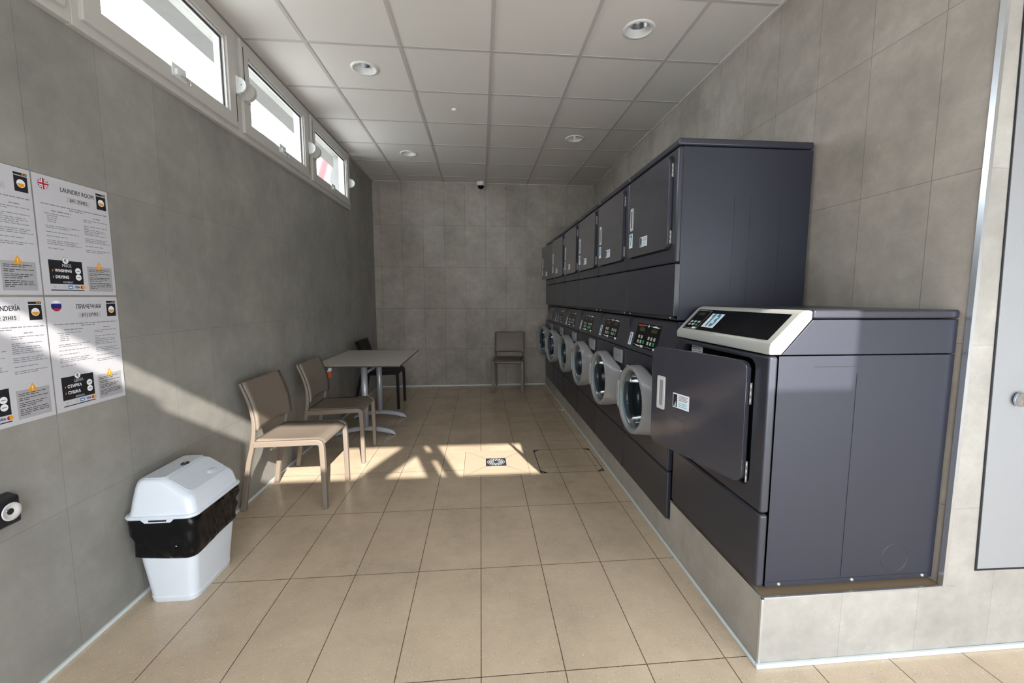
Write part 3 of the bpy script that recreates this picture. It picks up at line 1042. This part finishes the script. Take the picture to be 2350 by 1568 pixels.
# ================================================================== POSTERS ON THE LEFT WALL
def poster(y0, z0, label, head, hours, flag, price, small=None):
    PW, PH = 0.292, 0.417
    t = thing('poster', label, 'poster', (XL + 0.001, y0, z0), group='laundry posters on the left wall')
    m = MB()
    m.box(0.0, 0.0006, 0, PW, 0, PH, 'paper')
    m.build('paper_sheet', t)
    def F(lay=0.0007):
        q = Flat((lay, 0, 0), (0, 1, 0), (0, 0, 1), 0.0)
        q.step = 0.00015
        return q
    X = lambda x: x * PW
    Y = lambda y: (1 - y) * PH
    # heading and hours
    f = F()
    f.text(head, X(0.555), Y(0.088), 0.0235, 'ink', 1, 0.0, sx=0.72)
    f.text(head, X(0.555) + 0.0006, Y(0.088) + 0.0003, 0.0235, 'ink', 2, 0.0, sx=0.72)
    f.put('heading', t)
    f = F()
    f.rect(X(0.40), Y(0.188), X(0.72), Y(0.138), 'print_silver')
    f.text(hours, X(0.56), Y(0.163), 0.0185, 'ink', 2, 0.0, sx=0.80)
    f.text(hours, X(0.56) + 0.0005, Y(0.163) + 0.0002, 0.0185, 'ink', 3, 0.0, sx=0.80)
    f.put('opening_hours', t)
    # washer pictogram
    f = F()
    f.rect(X(0.82), Y(0.185), X(0.965), Y(0.062), 'print_black')
    f.rect(X(0.82), Y(0.055), X(0.965), Y(0.036), 'print_black')
    f.rect(X(0.91), Y(0.050), X(0.93), Y(0.042), 'print_orange', 1)
    f.rect(X(0.94), Y(0.050), X(0.955), Y(0.042), 'print_orange', 1)
    f.disc(X(0.893), Y(0.120), 0.0135, 'sticker_white', 1)
    f.poly([(X(0.893) + 0.0115 * math.cos(a), Y(0.120) + 0.0115 * math.sin(a)) for a in [PI + PI * k / 12 for k in range(13)]], 'print_orange', 2)
    f.put('washer_pictogram', t)
    # round flag
    fx, fy, fr = X(0.125), Y(0.075), 0.019
    f = F()
    cp_ = lambda a0, a1: [(fx + fr * math.cos(a0 + (a1 - a0) * k / 12), fy + fr * math.sin(a0 + (a1 - a0) * k / 12)) for k in range(13)]
    if flag == 'uk':
        f.disc(fx, fy, fr, 'print_navy')
        def bar(ang, w, mat, lay):
            c, s = math.cos(ang), math.sin(ang)
            q = fr * 0.97
            f.poly([(fx + c * a - s * b, fy + s * a + c * b) for a, b in ((-q, -w), (q, -w), (q, w), (-q, w))], mat, lay)
        for k, a in enumerate((PI / 4, -PI / 4)):
            bar(a, fr * 0.20, 'sticker_white', 1 + k)
            bar(a, fr * 0.07, 'print_crimson', 3 + k)
        for k, a in enumerate((0, PI / 2)):
            bar(a, fr * 0.30, 'sticker_white', 5 + k)
            bar(a, fr * 0.17, 'print_crimson', 7 + k)
    elif flag == 'ru':
        f.poly(cp_(0.17 * PI, PI - 0.17 * PI), 'sticker_white')
        f.poly([(fx + fr * math.cos(a), fy + fr * math.sin(a)) for a in [-0.16 * PI + 0.30 * PI * k / 6 for k in range(7)] + [PI - 0.14 * PI + 0.30 * PI * k / 6 for k in range(7)]], 'print_navy', 1)
        f.poly(cp_(PI + 0.16 * PI, 2 * PI - 0.16 * PI), 'print_crimson', 1)
    else:
        f.disc(fx, fy, fr, 'print_crimson')
        f.rect(fx - fr * 0.85, fy - fr * 0.4, fx + fr * 0.85, fy + fr * 0.4, 'print_orange' if flag == 'es' else 'sticker_white', 1)
    f.put('flag_roundel', t)
    # body lines (too small to read in the photograph: rows of word-length dashes)
    f = F()
    rnd = random.Random(sum(map(ord, head)))
    def line(x0, x1, y, h=0.0024, mat='ink_grey'):
        x = x0
        while x < x1 - 0.01:
            w = min(x1 - x, rnd.uniform(0.03, 0.085))
            f.rect(X(x), Y(y) - h / 2, X(x + w), Y(y) + h / 2, mat)
            x += w + 0.010
    line(0.07, 0.97, 0.236, 0.0032)
    line(0.42, 0.62, 0.254, 0.0032)
    line(0.19, 0.44, 0.285, 0.0032)
    line(0.74, 0.85, 0.285, 0.0032)
    y = 0.312
    for k, ln in enumerate((0.32, 0.16, 0.15, 0.14, 0.15)):
        line(0.10 + (0.03 if k else 0), 0.10 + ln, y)
        y += 0.0165
    for blk in ((0.44, 0.30), (0.42,), (0.26,), (0.40, 0.38, 0.44), (0.20,)):
        y += 0.020
        for ln in blk:
            line(0.10, 0.10 + ln, y)
            y += 0.0155
    y = 0.312
    for blk in ((0.36, 0.12), (0.35, 0.08, 0.30, 0.32, 0.22, 0.33), (0.34, 0.30, 0.37), (0.26,), (0.36, 0.25)):
        for ln in blk:
            line(0.60, 0.60 + ln, y)
            y += 0.0155
        y += 0.022
    f.put('body_text', t)
    # price panel
    f = F()
    f.rect(X(0.085), Y(0.905), X(0.52), Y(0.700), 'print_black')
    f.disc(X(0.30), Y(0.700), 0.0125, 'print_black', 1)
    f.disc(X(0.30), Y(0.700), 0.0115, 'sticker_white', 2)
    f.text('\u20ac', X(0.30), Y(0.700), 0.017, 'ink', 3, 0.0004)
    if price:
        f.text(price[0], X(0.31), Y(0.745), 0.0150, 'print_silver', 2, 0.0003, sx=0.9)
        f.text(price[1], X(0.155), Y(0.790), 0.0150, 'sticker_white', 2, 0.0004, 'LEFT', 0.9)
        f.text(price[2], X(0.155), Y(0.845), 0.0150, 'sticker_white', 2, 0.0004, 'LEFT', 0.9)
        f.text(price[3], X(0.31), Y(0.890), 0.0095, 'print_silver', 2, 0.0002, sx=0.9)
        for yy in (0.790, 0.845):
            f.poly([(X(0.120), Y(yy) + 0.005), (X(0.138), Y(yy)), (X(0.120), Y(yy) - 0.005), (X(0.126), Y(yy))], 'print_orange', 2)
    for yy in (0.785, 0.842):
        f.disc(X(0.455), Y(yy), 0.0115, 'sticker_white', 2)
        f.rect(X(0.455) - 0.007, Y(yy) - 0.0015, X(0.455) + 0.007, Y(yy) + 0.0015, 'ink_grey', 3)
    f.put('price_panel', t)
    # payment row
    f = F()
    f.disc(X(0.135), Y(0.930), 0.006, 'print_silver', 1)
    f.rect(X(0.165), Y(0.934), X(0.20), Y(0.927), 'print_silver', 1)
    f.text('\u20ac', X(0.255), Y(0.930), 0.013, 'print_silver', 1, 0.0002)
    f.rect(X(0.305), Y(0.943), X(0.365), Y(0.917), 'print_blue', 1)
    f.rect(X(0.315), Y(0.936), X(0.355), Y(0.926), 'sticker_white', 2)
    f.text('VISA', X(0.425), Y(0.930), 0.011, 'print_navy', 1, 0.0004, sx=0.9)
    f.disc(X(0.490), Y(0.930), 0.0062, 'print_crimson', 1)
    f.disc(X(0.512), Y(0.930), 0.0062, 'print_orange', 2)
    f.rect(X(0.085), Y(0.962), X(0.52), Y(0.954), 'print_black')
    f.put('payment_row', t)
    # grey notice with a warning triangle
    f = F()
    f.rect(X(0.585), Y(0.965), X(0.955), Y(0.735), 'print_grey')
    y = 0.765
    for blk in ((0.30, 0.22), (0.32, 0.12), (0.30, 0.26, 0.18), (0.31, 0.32, 0.32, 0.10)):
        for ln in blk:
            x = 0.61
            while x < 0.61 + ln - 0.01:
                w = min(0.61 + ln - x, rnd.uniform(0.03, 0.07))
                f.rect(X(x), Y(y) - 0.0011, X(x + w), Y(y) + 0.0011, 'ink', 1)
                x += w + 0.010
            y += 0.0145
        y += 0.008
    f.put('notice_panel', t)
    f = F()
    tx, ty = X(0.765), Y(0.727)
    f.poly([(tx - 0.0155, ty - 0.013), (tx + 0.0155, ty - 0.013), (tx, ty + 0.016)], 'print_orange', 2)
    f.rect(tx - 0.0014, ty - 0.004, tx + 0.0014, ty + 0.006, 'sticker_white', 3)
    f.disc(tx, ty - 0.0085, 0.0016, 'sticker_white', 3, 10)
    for sg in (-1, 1):
        for k in range(3):
            a = 0.35 + 0.4 * k
            c, s = sg * math.cos(a), math.sin(a)
            f.poly([(tx + c * 0.019 - s * 0.0005, ty + s * 0.016 - 0.002), (tx + c * 0.025 - s * 0.0005, ty + s * 0.021 - 0.002), (tx + c * 0.025 + s * 0.0006, ty + s * 0.021 - 0.001), (tx + c * 0.019 + s * 0.0006, ty + s * 0.016 - 0.001)], 'print_orange', 1)
    f.put('warning_triangle', t)
    return t

poster(1.619, 1.337, 'white laundry room poster with a round British flag, upper right of four', 'LAUNDRY ROOM', '6H : 21H15', 'uk', ('PRICE', 'WASHING', 'DRYING', 'PAYMENT'))
poster(1.619, 0.912, 'white poster with Cyrillic heading and round Russian flag, lower right of four', '\u041f\u0420\u0410\u0427\u0415\u0427\u041d\u0410\u042f', '6\u0427 | 21\u042715', 'ru', ('\u0426\u0415\u041d\u0410', '\u0421\u0422\u0418\u0420\u041a\u0410', '\u0421\u0423\u0428\u041a\u0410', '\u041e\u041f\u041b\u0410\u0422\u0410'))
poster(1.3215, 1.337, 'white laundry poster cut off by left picture edge, upper left of four', 'LAVERIE', '6H : 21H15', 'fr', None)
poster(1.3215, 0.912, 'white laundry poster headed in Spanish, cut off by left picture edge, lower left', 'LAVANDER\u00cdA', '6H : 21H15', 'es', None)

# black socket box with white face
t = thing('wall_socket', 'black wall socket box with a round white face below the posters', 'socket', (XL, 1.36, 0.605))
m = MB()
m.loft([[(0.0, -0.06, 0.0), (0.0, 0.075, 0.0), (0.0, 0.075, 0.105), (0.0, -0.06, 0.105)],
        [(0.042, -0.06, 0.012), (0.042, 0.064, 0.012), (0.042, 0.064, 0.100), (0.042, -0.06, 0.100)],
        [(0.050, -0.06, 0.018), (0.050, 0.058, 0.018), (0.050, 0.058, 0.092), (0.050, -0.06, 0.092)]], 'socket_black', smooth=False)
m.build('socket_box', t, bevel=0.004)
m = MB()
m.lathe([(0.0001, 0.046), (0.020, 0.047), (0.027, 0.052), (0.028, 0.049)], 'socket_white', 28, 'X', (0.0035, 0.030, 0.058))
s_ = m.build('socket_face', t)
m = MB()
m.lathe([(0.0001, 0.006), (0.003, 0.006), (0.003, 0.0)], 'steel', 10, 'X', (0.048, 0.018, 0.066))
m.build('earth_pin', s_)

# ================================================================== CHAIRS
def cat(pts, n=6):
    out = []
    P = [Vector(p) for p in pts]
    for i in range(len(P) - 1):
        a, b, c, d = P[max(i - 1, 0)], P[i], P[i + 1], P[min(i + 2, len(P) - 1)]
        for k in range(n):
            t = k / n
            out.append(0.5 * ((2 * b) + (c - a) * t + (2 * a - 5 * b + 4 * c - d) * t * t + (3 * b - a - 3 * c + d) * t ** 3))
    out.append(P[-1])
    return out

def strip(path, y, wy, dep):
    """rectangular bar following a path of (x, z), width wy in y, depth dep across the path"""
    n = len(path)
    loops = []
    for i, p in enumerate(path):
        t = (path[min(i + 1, n - 1)] - path[max(i - 1, 0)]).normalized()
        nx, nz = -t.y, t.x
        dd_ = (dep[0] + (dep[1] - dep[0]) * i / (n - 1)) / 2
        loops.append([(p.x + nx * dd_, y - wy / 2, p.y + nz * dd_), (p.x + nx * dd_, y + wy / 2, p.y + nz * dd_),
                      (p.x - nx * dd_, y + wy / 2, p.y - nz * dd_), (p.x - nx * dd_, y - wy / 2, p.y - nz * dd_)])
    m = MB()
    return m, loops

REAR = [(0.012, 0.0), (0.058, 0.28), (0.094, 0.43), (0.108, 0.56), (0.088, 0.68), (0.040, 0.81)]
def rear_x(z):
    pts = cat(REAR, 12)
    for a, b in zip(pts[:-1], pts[1:]):
        if a.y <= z <= b.y:
            return a.x + (b.x - a.x) * (z - a.y) / max(1e-6, b.y - a.y)
    return pts[-1].x

def thick_surf(P, nu, nv, thick, mat):
    """closed sheet from a grid function P(s, t); offset along the grid normal"""
    top = [[Vector(P(i / nu, j / nv)) for j in range(nv + 1)] for i in range(nu + 1)]
    def nrm(i, j):
        a = top[min(i + 1, nu)][j] - top[max(i - 1, 0)][j]
        b = top[i][min(j + 1, nv)] - top[i][max(j - 1, 0)]
        return a.cross(b).normalized()
    bot = [[top[i][j] - nrm(i, j) * thick for j in range(nv + 1)] for i in range(nu + 1)]
    idx = lambda i, j: i * (nv + 1) + j
    N0 = (nu + 1) * (nv + 1)
    vs = [tuple(p) for r_ in top for p in r_] + [tuple(p) for r_ in bot for p in r_]
    fs = []
    for i in range(nu):
        for j in range(nv):
            q = (idx(i, j), idx(i + 1, j), idx(i + 1, j + 1), idx(i, j + 1))
            fs.append(q)
            fs.append(tuple(k + N0 for k in reversed(q)))
    rim = [idx(i, 0) for i in range(nu + 1)] + [idx(nu, j) for j in range(1, nv + 1)] + [idx(i, nv) for i in range(nu - 1, -1, -1)] + [idx(0, j) for j in range(nv - 1, 0, -1)]
    for k in range(len(rim)):
        a, b = rim[k], rim[(k + 1) % len(rim)]
        fs.append((a, b, b + N0, a + N0))
    m = MB()
    m.add(vs, fs, mat, True)
    return m

def make_chair(mat):
    t = thing('chair', 'x', 'chair')
    HW = 0.205
    for sg in (-1, 1):
        m, lp = strip(cat(REAR, 6), sg * HW, 0.030, (0.033, 0.016))
        m.loft(lp, mat, smooth=False)
        m.build('leg', t, bevel=0.006, segs=2, angle=50)
    for sg in (-1, 1):
        path = [Vector(p) for p in ((0.512, 0.0), (0.510, 0.20), (0.507, 0.36), (0.505, 0.408))]
        path += [Vector((0.478 + 0.027 * math.cos(a), 0.408 + 0.027 * math.sin(a))) for a in (PI / 8, PI / 4, 3 * PI / 8, PI / 2)]
        path += [Vector((0.40, 0.434)), Vector((0.25, 0.430)), Vector((0.10, 0.426))]
        m, lp = strip(path, sg * HW, 0.034, (0.030, 0.038))
        m.loft(lp, mat, smooth=False)
        m.build('leg', t, bevel=0.006, segs=2, angle=50)
    # seat: slightly dished, rolled down at the front
    def S(s, u):
        x = 0.098 + 0.420 * s
        y = (u - 0.5) * 2 * (HW - 0.006)
        z = 0.452 - 0.010 * math.sin(PI * min(1, s * 1.1)) * (1 - (2 * u - 1) ** 2)
        if s > 0.86:
            q = (s - 0.86) / 0.14
            z -= 0.030 * q * q
        return (x, y, z)
    m = thick_surf(S, 18, 10, 0.020, mat)
    m.build('seat', t)
    # backrest panel between the uprights
    def B(s, u):
        yy = (u - 0.5) * 2
        zlow = 0.525 - 0.012 * (yy ** 4)
        z = zlow + (0.815 - zlow) * s
        x = rear_x(min(0.81, z)) + 0.0145 - 0.018 * (1 - yy * yy) * (0.4 + 0.6 * (1 - s))
        return (x, yy * (HW + 0.0145), z)
    m = thick_surf(B, 14, 12, 0.014, mat)
    m.build('backrest', t)
    return t

c0 = make_chair('chair_taupe')
c0.location = (-1.489, 2.855, 0)
c0.rotation_euler.z = math.radians(-1.5)
tag(c0, 'taupe plastic chair against left wall beside the white bin, nearest the camera', 'chair', 'chairs along the walls')
c1 = copy_tree(c0)
c1.location = (-1.463, 3.562, 0)
c1.rotation_euler.z = math.radians(1.5)
c1['label'] = 'taupe plastic chair against left wall pushed up to the table'
c2 = copy_tree(c0)
c2.location = (0.440, 6.283, 0)
c2.rotation_euler.z = math.radians(-98)
c2['label'] = 'taupe plastic chair standing alone against the far wall'
c3 = make_chair('chair_black')
c3.location = (-1.495, 5.235, 0)
tag(c3, 'black plastic chair against left wall behind the table', 'chair', 'chairs along the walls')

# ================================================================== TABLE
TB = thing('table', 'rectangular pale topped table on two grey metal columns by the left wall', 'table', (-1.115, 4.385, 0))
m = MB()
m.box(-0.395, 0.395, -0.595, 0.555, 0.7105, 0.7215, 'table_edge')
m.box(-0.394, 0.394, -0.594, 0.554, 0.7215, 0.7225, 'table_top')
m.build('tabletop', TB)
for y in (-0.295, 0.295):
    m = MB()
    m.lathe([(0.030, 0.075), (0.030, 0.705)], 'table_metal', 24, 'Z', (0, y, 0), True, True)
    m.lathe([(0.045, 0.700), (0.045, 0.7105)], 'table_metal', 24, 'Z', (0, y, 0), True, True)
    m.build('column', TB)
    m = MB()
    loops = []
    for k in range(21):
        x = -0.285 + 0.57 * k / 20
        q = abs(x) / 0.285
        zt = 0.088 - 0.056 * q ** 2.2
        zb = max(0.0, 0.050 - 0.052 * q ** 1.7)
        if k in (0, 20):
            zt = 0.016
        w = 0.030 - 0.004 * q
        loops.append([(x, y - w, zb), (x, y + w, zb), (x, y + w, zt - 0.012), (x, y + w * 0.6, zt), (x, y - w * 0.6, zt), (x, y - w, zt - 0.012)])
    m.loft(loops, 'table_metal', smooth=False)
    ft = m.build('foot', TB, bevel=0.003, angle=40)
    for sx in (-0.26, 0.26):
        m = MB()
        m.box(sx - 0.02, sx + 0.02, y - 0.022, y + 0.022, 0.0, 0.004, 'socket_black')
        m.build('foot_pad', ft)
m = MB()
m.tube([(0, -0.27, 0.600), (0, 0.27, 0.600)], 0.016, 'table_metal', 16)
m.build('crossbar', TB)
# small coloured tags stuck under the table edge
t = thing('paper_tags', 'small orange, white and blue tags hanging below the table edge', 'tags', (-1.395, 3.98, 0.709))
m = MB()
m.box(-0.012, 0.014, 0.0, 0.004, -0.125, -0.060, 'tag_orange')
m.build('orange_tag', t, bevel=0.001)
m = MB()
m.add([(-0.02, -0.004, -0.07), (0.022, -0.004, -0.055), (0.018, -0.004, -0.020), (-0.006, -0.004, -0.03), (-0.02, 0.0, -0.07), (0.022, 0.0, -0.055), (0.018, 0.0, -0.020), (-0.006, 0.0, -0.03)],
      [(0, 1, 2, 3), (7, 6, 5, 4), (0, 4, 5, 1), (1, 5, 6, 2), (2, 6, 7, 3), (3, 7, 4, 0)], 'sticker_white')
m.build('white_tag', t)
m = MB()
m.tube([(-0.02, 0.002, 0.0), (-0.034, 0.002, -0.04), (-0.030, 0.002, -0.088)], 0.006, 'print_blue', 8)
m.build('blue_strap', t)
m = MB()
m.tube([(0.02, 0.002, -0.03), (0.06, 0.002, -0.01), (0.10, 0.002, -0.012), (0.115, 0.002, 0.0)], [0.003, 0.004, 0.012, 0.008], 'tag_orange', 8)
m.build('orange_clip', t)

# ================================================================== WASTE BIN
BIN = thing('waste_bin', 'white plastic waste bin with a flap lid and black bag by left wall', 'bin', (-1.352, 1.985, 0))
def rr3(x0, x1, y0, y1, z, r, n=5):
    return [(a, b, z) for a, b in rrect(x0, x1, y0, y1, r, n)]
m = MB()
loops = []
for z, hx, hy in ((0.0, 0.092, 0.136), (0.012, 0.096, 0.141), (0.028, 0.098, 0.143), (0.030, 0.096, 0.141), (0.20, 0.112, 0.156), (0.40, 0.128, 0.170)):
    loops.append(rr3(-hx, hx, -hy, hy, z, 0.035))
m.loft(loops, 'bin_white', smooth=False)
m.build('bin_body', BIN, bevel=0.003, angle=25)
def dense(pts, n, z):
    per = [0.0]
    q = pts + [pts[0]]
    for a, b in zip(q[:-1], q[1:]):
        per.append(per[-1] + math.hypot(b[0] - a[0], b[1] - a[1]))
    out, j = [], 0
    for k in range(n):
        d = per[-1] * k / n
        while per[j + 1] < d:
            j += 1
        t = (d - per[j]) / max(1e-9, per[j + 1] - per[j])
        out.append((q[j][0] + (q[j + 1][0] - q[j][0]) * t, q[j][1] + (q[j + 1][1] - q[j][1]) * t, z))
    return out
m = MB()
loops = []
rnd = random.Random(3)
for i, (z, e) in enumerate(((0.402, 0.004), (0.385, 0.011), (0.36, 0.013), (0.33, 0.009), (0.30, 0.010), (0.275, 0.007), (0.25, 0.009), (0.232, 0.008), (0.218, 0.001))):
    k = z / 0.40
    hx, hy = 0.096 + 0.032 * k + e, 0.141 + 0.029 * k + e
    lp = dense(rrect(-hx, hx, -hy, hy, 0.035, 8), 120, z)
    out = []
    for j, p in enumerate(lp):
        a = math.atan2(p[1], p[0])
        w = 0.0035 * math.sin(7 * a + z * 70) + 0.0025 * math.sin(17 * a - z * 110) + 0.0015 * math.sin(31 * a + z * 50)
        if i in (0, 8):
            w = 0
        dz = 0.006 * math.sin(2 * a + 0.5) if z < 0.29 else 0
        out.append((p[0] * (1 + w / hx), p[1] * (1 + w / hx), p[2] + dz))
    loops.append(out)
m.loft(loops, 'bag_black', cap0=False, cap1=False)
m.build('bin_bag', BIN)
m = MB()
m.loft([rr3(-0.143, 0.143, -0.183, 0.183, 0.402, 0.040), rr3(-0.146, 0.146, -0.186, 0.186, 0.409, 0.042), rr3(-0.143, 0.143, -0.183, 0.183, 0.416, 0.040)], 'bin_white', smooth=True)
lid_secs = []
for z, x0, x1, hy in ((0.414, -0.134, 0.138, 0.177), (0.424, -0.130, 0.134, 0.172), (0.445, -0.127, 0.130, 0.169), (0.470, -0.124, 0.124, 0.165), (0.484, -0.122, 0.115, 0.162),
                      (0.492, -0.121, 0.104, 0.160), (0.510, -0.118, 0.076, 0.157), (0.530, -0.114, 0.048, 0.154), (0.546, -0.109, 0.026, 0.150), (0.556, -0.103, 0.010, 0.145), (0.561, -0.094, -0.002, 0.138)):
    lid_secs.append(rr3(x0, x1, -hy, hy, z, min(0.034, (x1 - x0) / 2 * 0.8), 8))
m.loft(lid_secs, 'bin_white', smooth=True)
lid = m.build('lid', BIN)
# flap on the slope
sl0, sl1 = Vector((0.014, 0, 0.5545)), Vector((0.104, 0, 0.492))
dirs = (sl1 - sl0).normalized()
nn = Vector((-dirs.z, 0, dirs.x))
fl_ = MB()
def flap(a, b, d):
    p = sl0 + dirs * a + nn * (0.0015 + d)
    return (p.x, b, p.z)
fl_.plate(rrect(0.0, 0.106, -0.132, 0.132, 0.020, 6), [], flap, 0.004, 'bin_flap')
fo = fl_.build('lid_flap', BIN, bevel=0.002)
q = MB()
c = sl0 + dirs * 0.078 + nn * 0.0056
for k, (r0, dz) in enumerate(((1.0, 0.0), (0.85, 0.002), (0.55, 0.0035), (0.05, 0.004))):
    pass
q.loft([[tuple(c + dirs * (0.014 * r0 * math.cos(a)) + Vector((0, 0.055 + 0.032 * r0 * math.sin(a), 0)) + nn * dz) for a in [2 * PI * k / 24 for k in range(24)]] for r0, dz in ((1.0, 0.0), (0.85, 0.002), (0.55, 0.0035), (0.05, 0.004))], 'bin_flap', cap0=False)
q.build('push_bump', fo)
q = MB()
q.loft([rr3(-0.088, 0.002, -0.130, 0.130, 0.5600, 0.012), rr3(-0.088, 0.002, -0.130, 0.130, 0.5635, 0.012)], 'bin_flap', smooth=False)
q.build('lid_top_panel', BIN)
q = MB()
q.lathe([(0.020, 0.0), (0.020, 0.003), (0.0001, 0.0035)], 'ink', 24, 'Z', (0, 0, 0))
eo = q.build('emblem', BIN, loc=(-0.012, 0.020, 0.565))
eo.scale = (0.75, 1.0, 1.0)
q = Flat((0, 0, 0.0036), (0, 1, 0), (-1, 0, 0))
q.disc(0.0, 0.0, 0.012, 'print_crimson', 0, 16, 0.005)
q.disc(0.002, 0.001, 0.006, 'sticker_white', 1, 12, 0.003)
q.put('emblem_print', eo)
q = MB()
q.plate([(-0.065, 0.404), (-0.050, 0.390), (0.050, 0.390), (0.065, 0.404)], [[(-0.036, 0.3945), (0.036, 0.3945), (0.036, 0.4025), (-0.036, 0.4025)]], lambda a, b, d: (a, -0.180 - d, b), 0.006, 'bin_white')
q.box(-0.036, 0.036, -0.1835, -0.1825, 0.3945, 0.4025, 'black_gap')
q.build('lid_clip', BIN)

# ================================================================== CEILING FITTINGS
def downlight():
    t = thing('downlight', 'x', 'ceiling light', (0, 0, H))
    m = MB()
    m.lathe([(0.074, 0.004), (0.072, -0.004), (0.080, -0.008), (0.094, -0.006), (0.097, 0.0)], 'camera_white', 40)
    m.build('trim_ring', t)
    m = MB()
    m.lathe([(0.074, 0.002), (0.070, 0.018), (0.062, 0.034)], 'camera_white', 36)
    m.build('baffle', t)
    m = MB()
    m.lathe([(0.064, 0.030), (0.056, 0.060), (0.042, 0.085), (0.022, 0.098), (0.0001, 0.100)], 'steel', 36)
    r = m.build('reflector', t)
    m = MB()
    m.lathe([(0.018, 0.098), (0.016, 0.080), (0.0001, 0.076)], 'sticker_white', 16)
    m.build('bulb', t)
    return t
dl0 = downlight()
DLL = ['recessed ceiling light on the left side nearer the camera, unlit', 'recessed ceiling light on the right nearest the camera, unlit',
       'recessed ceiling light on the left side farther away, unlit', 'recessed ceiling light on the right farther away, unlit']
for i, (x, y) in enumerate(LIGHTS):
    o = dl0 if i == 0 else copy_tree(dl0)
    o.location = (x, y, H)
    o['label'] = DLL[i]
    o['group'] = 'recessed ceiling lights'
m = MB()
m.lathe([(0.024, 0.0), (0.024, -0.006), (0.016, -0.014), (0.0001, -0.017)], 'camera_white', 20, 'Z', (-0.214, 3.906, H))
tag(m.build('ceiling_sensor'), 'tiny white round sensor on the middle of the ceiling', 'sensor')
t = thing('dome_camera', 'small white and black dome camera where ceiling meets far wall', 'camera', (0.018, 6.225, H))
m = MB()
m.lathe([(0.058, 0.0), (0.060, -0.012), (0.056, -0.046), (0.046, -0.056)], 'camera_white', 28, cap0=True)
m.build('housing', t)
m = MB()
m.lathe([(0.046, -0.054), (0.043, -0.075), (0.030, -0.092), (0.012, -0.100), (0.0001, -0.101)], 'panel_black', 28)
m.build('dome', t)

# ================================================================== FLOOR FITTINGS
t = thing('floor_drain', 'square floor drain with patterned metal grate set in sunlit floor', 'drain', (0.115, 3.295, 0))
ho, hi, g = 0.251, 0.080, 0.0018
m = MB()
m.box(-ho - 0.002, ho + 0.002, -ho - 0.002, ho + 0.002, 0.0, 0.0005, 'joint_dark')
m.build('joint', t)
m = MB()
P_ = [(-ho, -ho), (ho, -ho), (ho, ho), (-ho, ho)]
Q_ = [(-hi, -hi), (hi, -hi), (hi, hi), (-hi, hi)]
for k in range(4):
    k2 = (k + 1) % 4
    quad = [Vector(P_[k]), Vector(P_[k2]), Vector(Q_[k2]), Vector(Q_[k])]
    cen = sum(quad, Vector((0, 0))) / 4
    ins = [q + (cen - q).normalized() * g for q in quad]
    m.add([(q.x, q.y, 0.0012) for q in ins], [(0, 1, 2, 3)], 'floor_plain')
m.build('tile_surround', t)
m = MB()
m.box(-0.079, 0.079, -0.079, 0.079, 0.0006, 0.0022, 'grate_dark')
gr = m.build('grate', t)
m = MB()
ring_ = lambda r0, r1, a0, a1: [(r1 * math.cos(a0 + (a1 - a0) * k / 4), r1 * math.sin(a0 + (a1 - a0) * k / 4)) for k in range(5)] + [(r0 * math.cos(a1 - (a1 - a0) * k / 4), r0 * math.sin(a1 - (a1 - a0) * k / 4)) for k in range(5)]
for r0, r1, cnt, fill in ((0.067, 0.070, 1, 1.0), (0.048, 0.060, 14, 0.55), (0.034, 0.045, 12, 0.5), (0.022, 0.031, 9, 0.5)):
    if cnt == 1:
        for k in range(24):
            m.add([(a, b, 0.0026) for a, b in ring_(r0, r1, 2 * PI * k / 24, 2 * PI * (k + 1) / 24)], [tuple(range(10))], 'grate_bright')
    else:
        for k in range(cnt):
            a0 = 2 * PI * k / cnt
            m.add([(a, b, 0.0026) for a, b in ring_(r0, r1, a0, a0 + 2 * PI / cnt * fill)], [tuple(range(10))], 'grate_bright')
m.build('grate_pattern', gr)

t = thing('access_cover', 'tiled floor access cover with black corner plates beside the drain', 'cover', (0.694, 3.293, 0))
ax, ay = 0.247, 0.244
m = MB()
m.plate([(-ax, -ay), (ax, -ay), (ax, ay), (-ax, ay)], [[(-ax + 0.006, -ay + 0.0025), (ax - 0.004, -ay + 0.0025), (ax - 0.004, ay - 0.0025), (-ax + 0.006, ay - 0.0025)]], lambda a, b, d: (a, b, d), 0.001, 'joint_dark')
m.build('cover_frame', t)
for sx in (-1, 1):
    for sy in (-1, 1):
        m = MB()
        m.plate([(sx * ax, sy * ay), (sx * (ax - 0.055), sy * ay), (sx * ax, sy * (ay - 0.055))], [], lambda a, b, d: (a, b, d), 0.0016, 'black_gap')
        cpl = m.build('corner_plate', t)
        m = MB()
        m.lathe([(0.009, 0.0016), (0.009, 0.003), (0.0001, 0.0032)], 'steel', 14, 'Z', (sx * (ax - 0.018), sy * (ay - 0.017), 0))
        m.build('screw', cpl)
m = MB()
m.loft([[(0.011 * math.cos(a) * q, 0.007 * math.sin(a) * q, z) for a in [2 * PI * k / 10 for k in range(10)]] for q, z in ((0.9, 0.0), (1.0, 0.004), (0.6, 0.009))], 'sticker_white')
tag(m.build('paper_scrap', loc=(0.955, 4.80, 0)), 'tiny white scrap of paper on the floor beside the step', 'scrap')
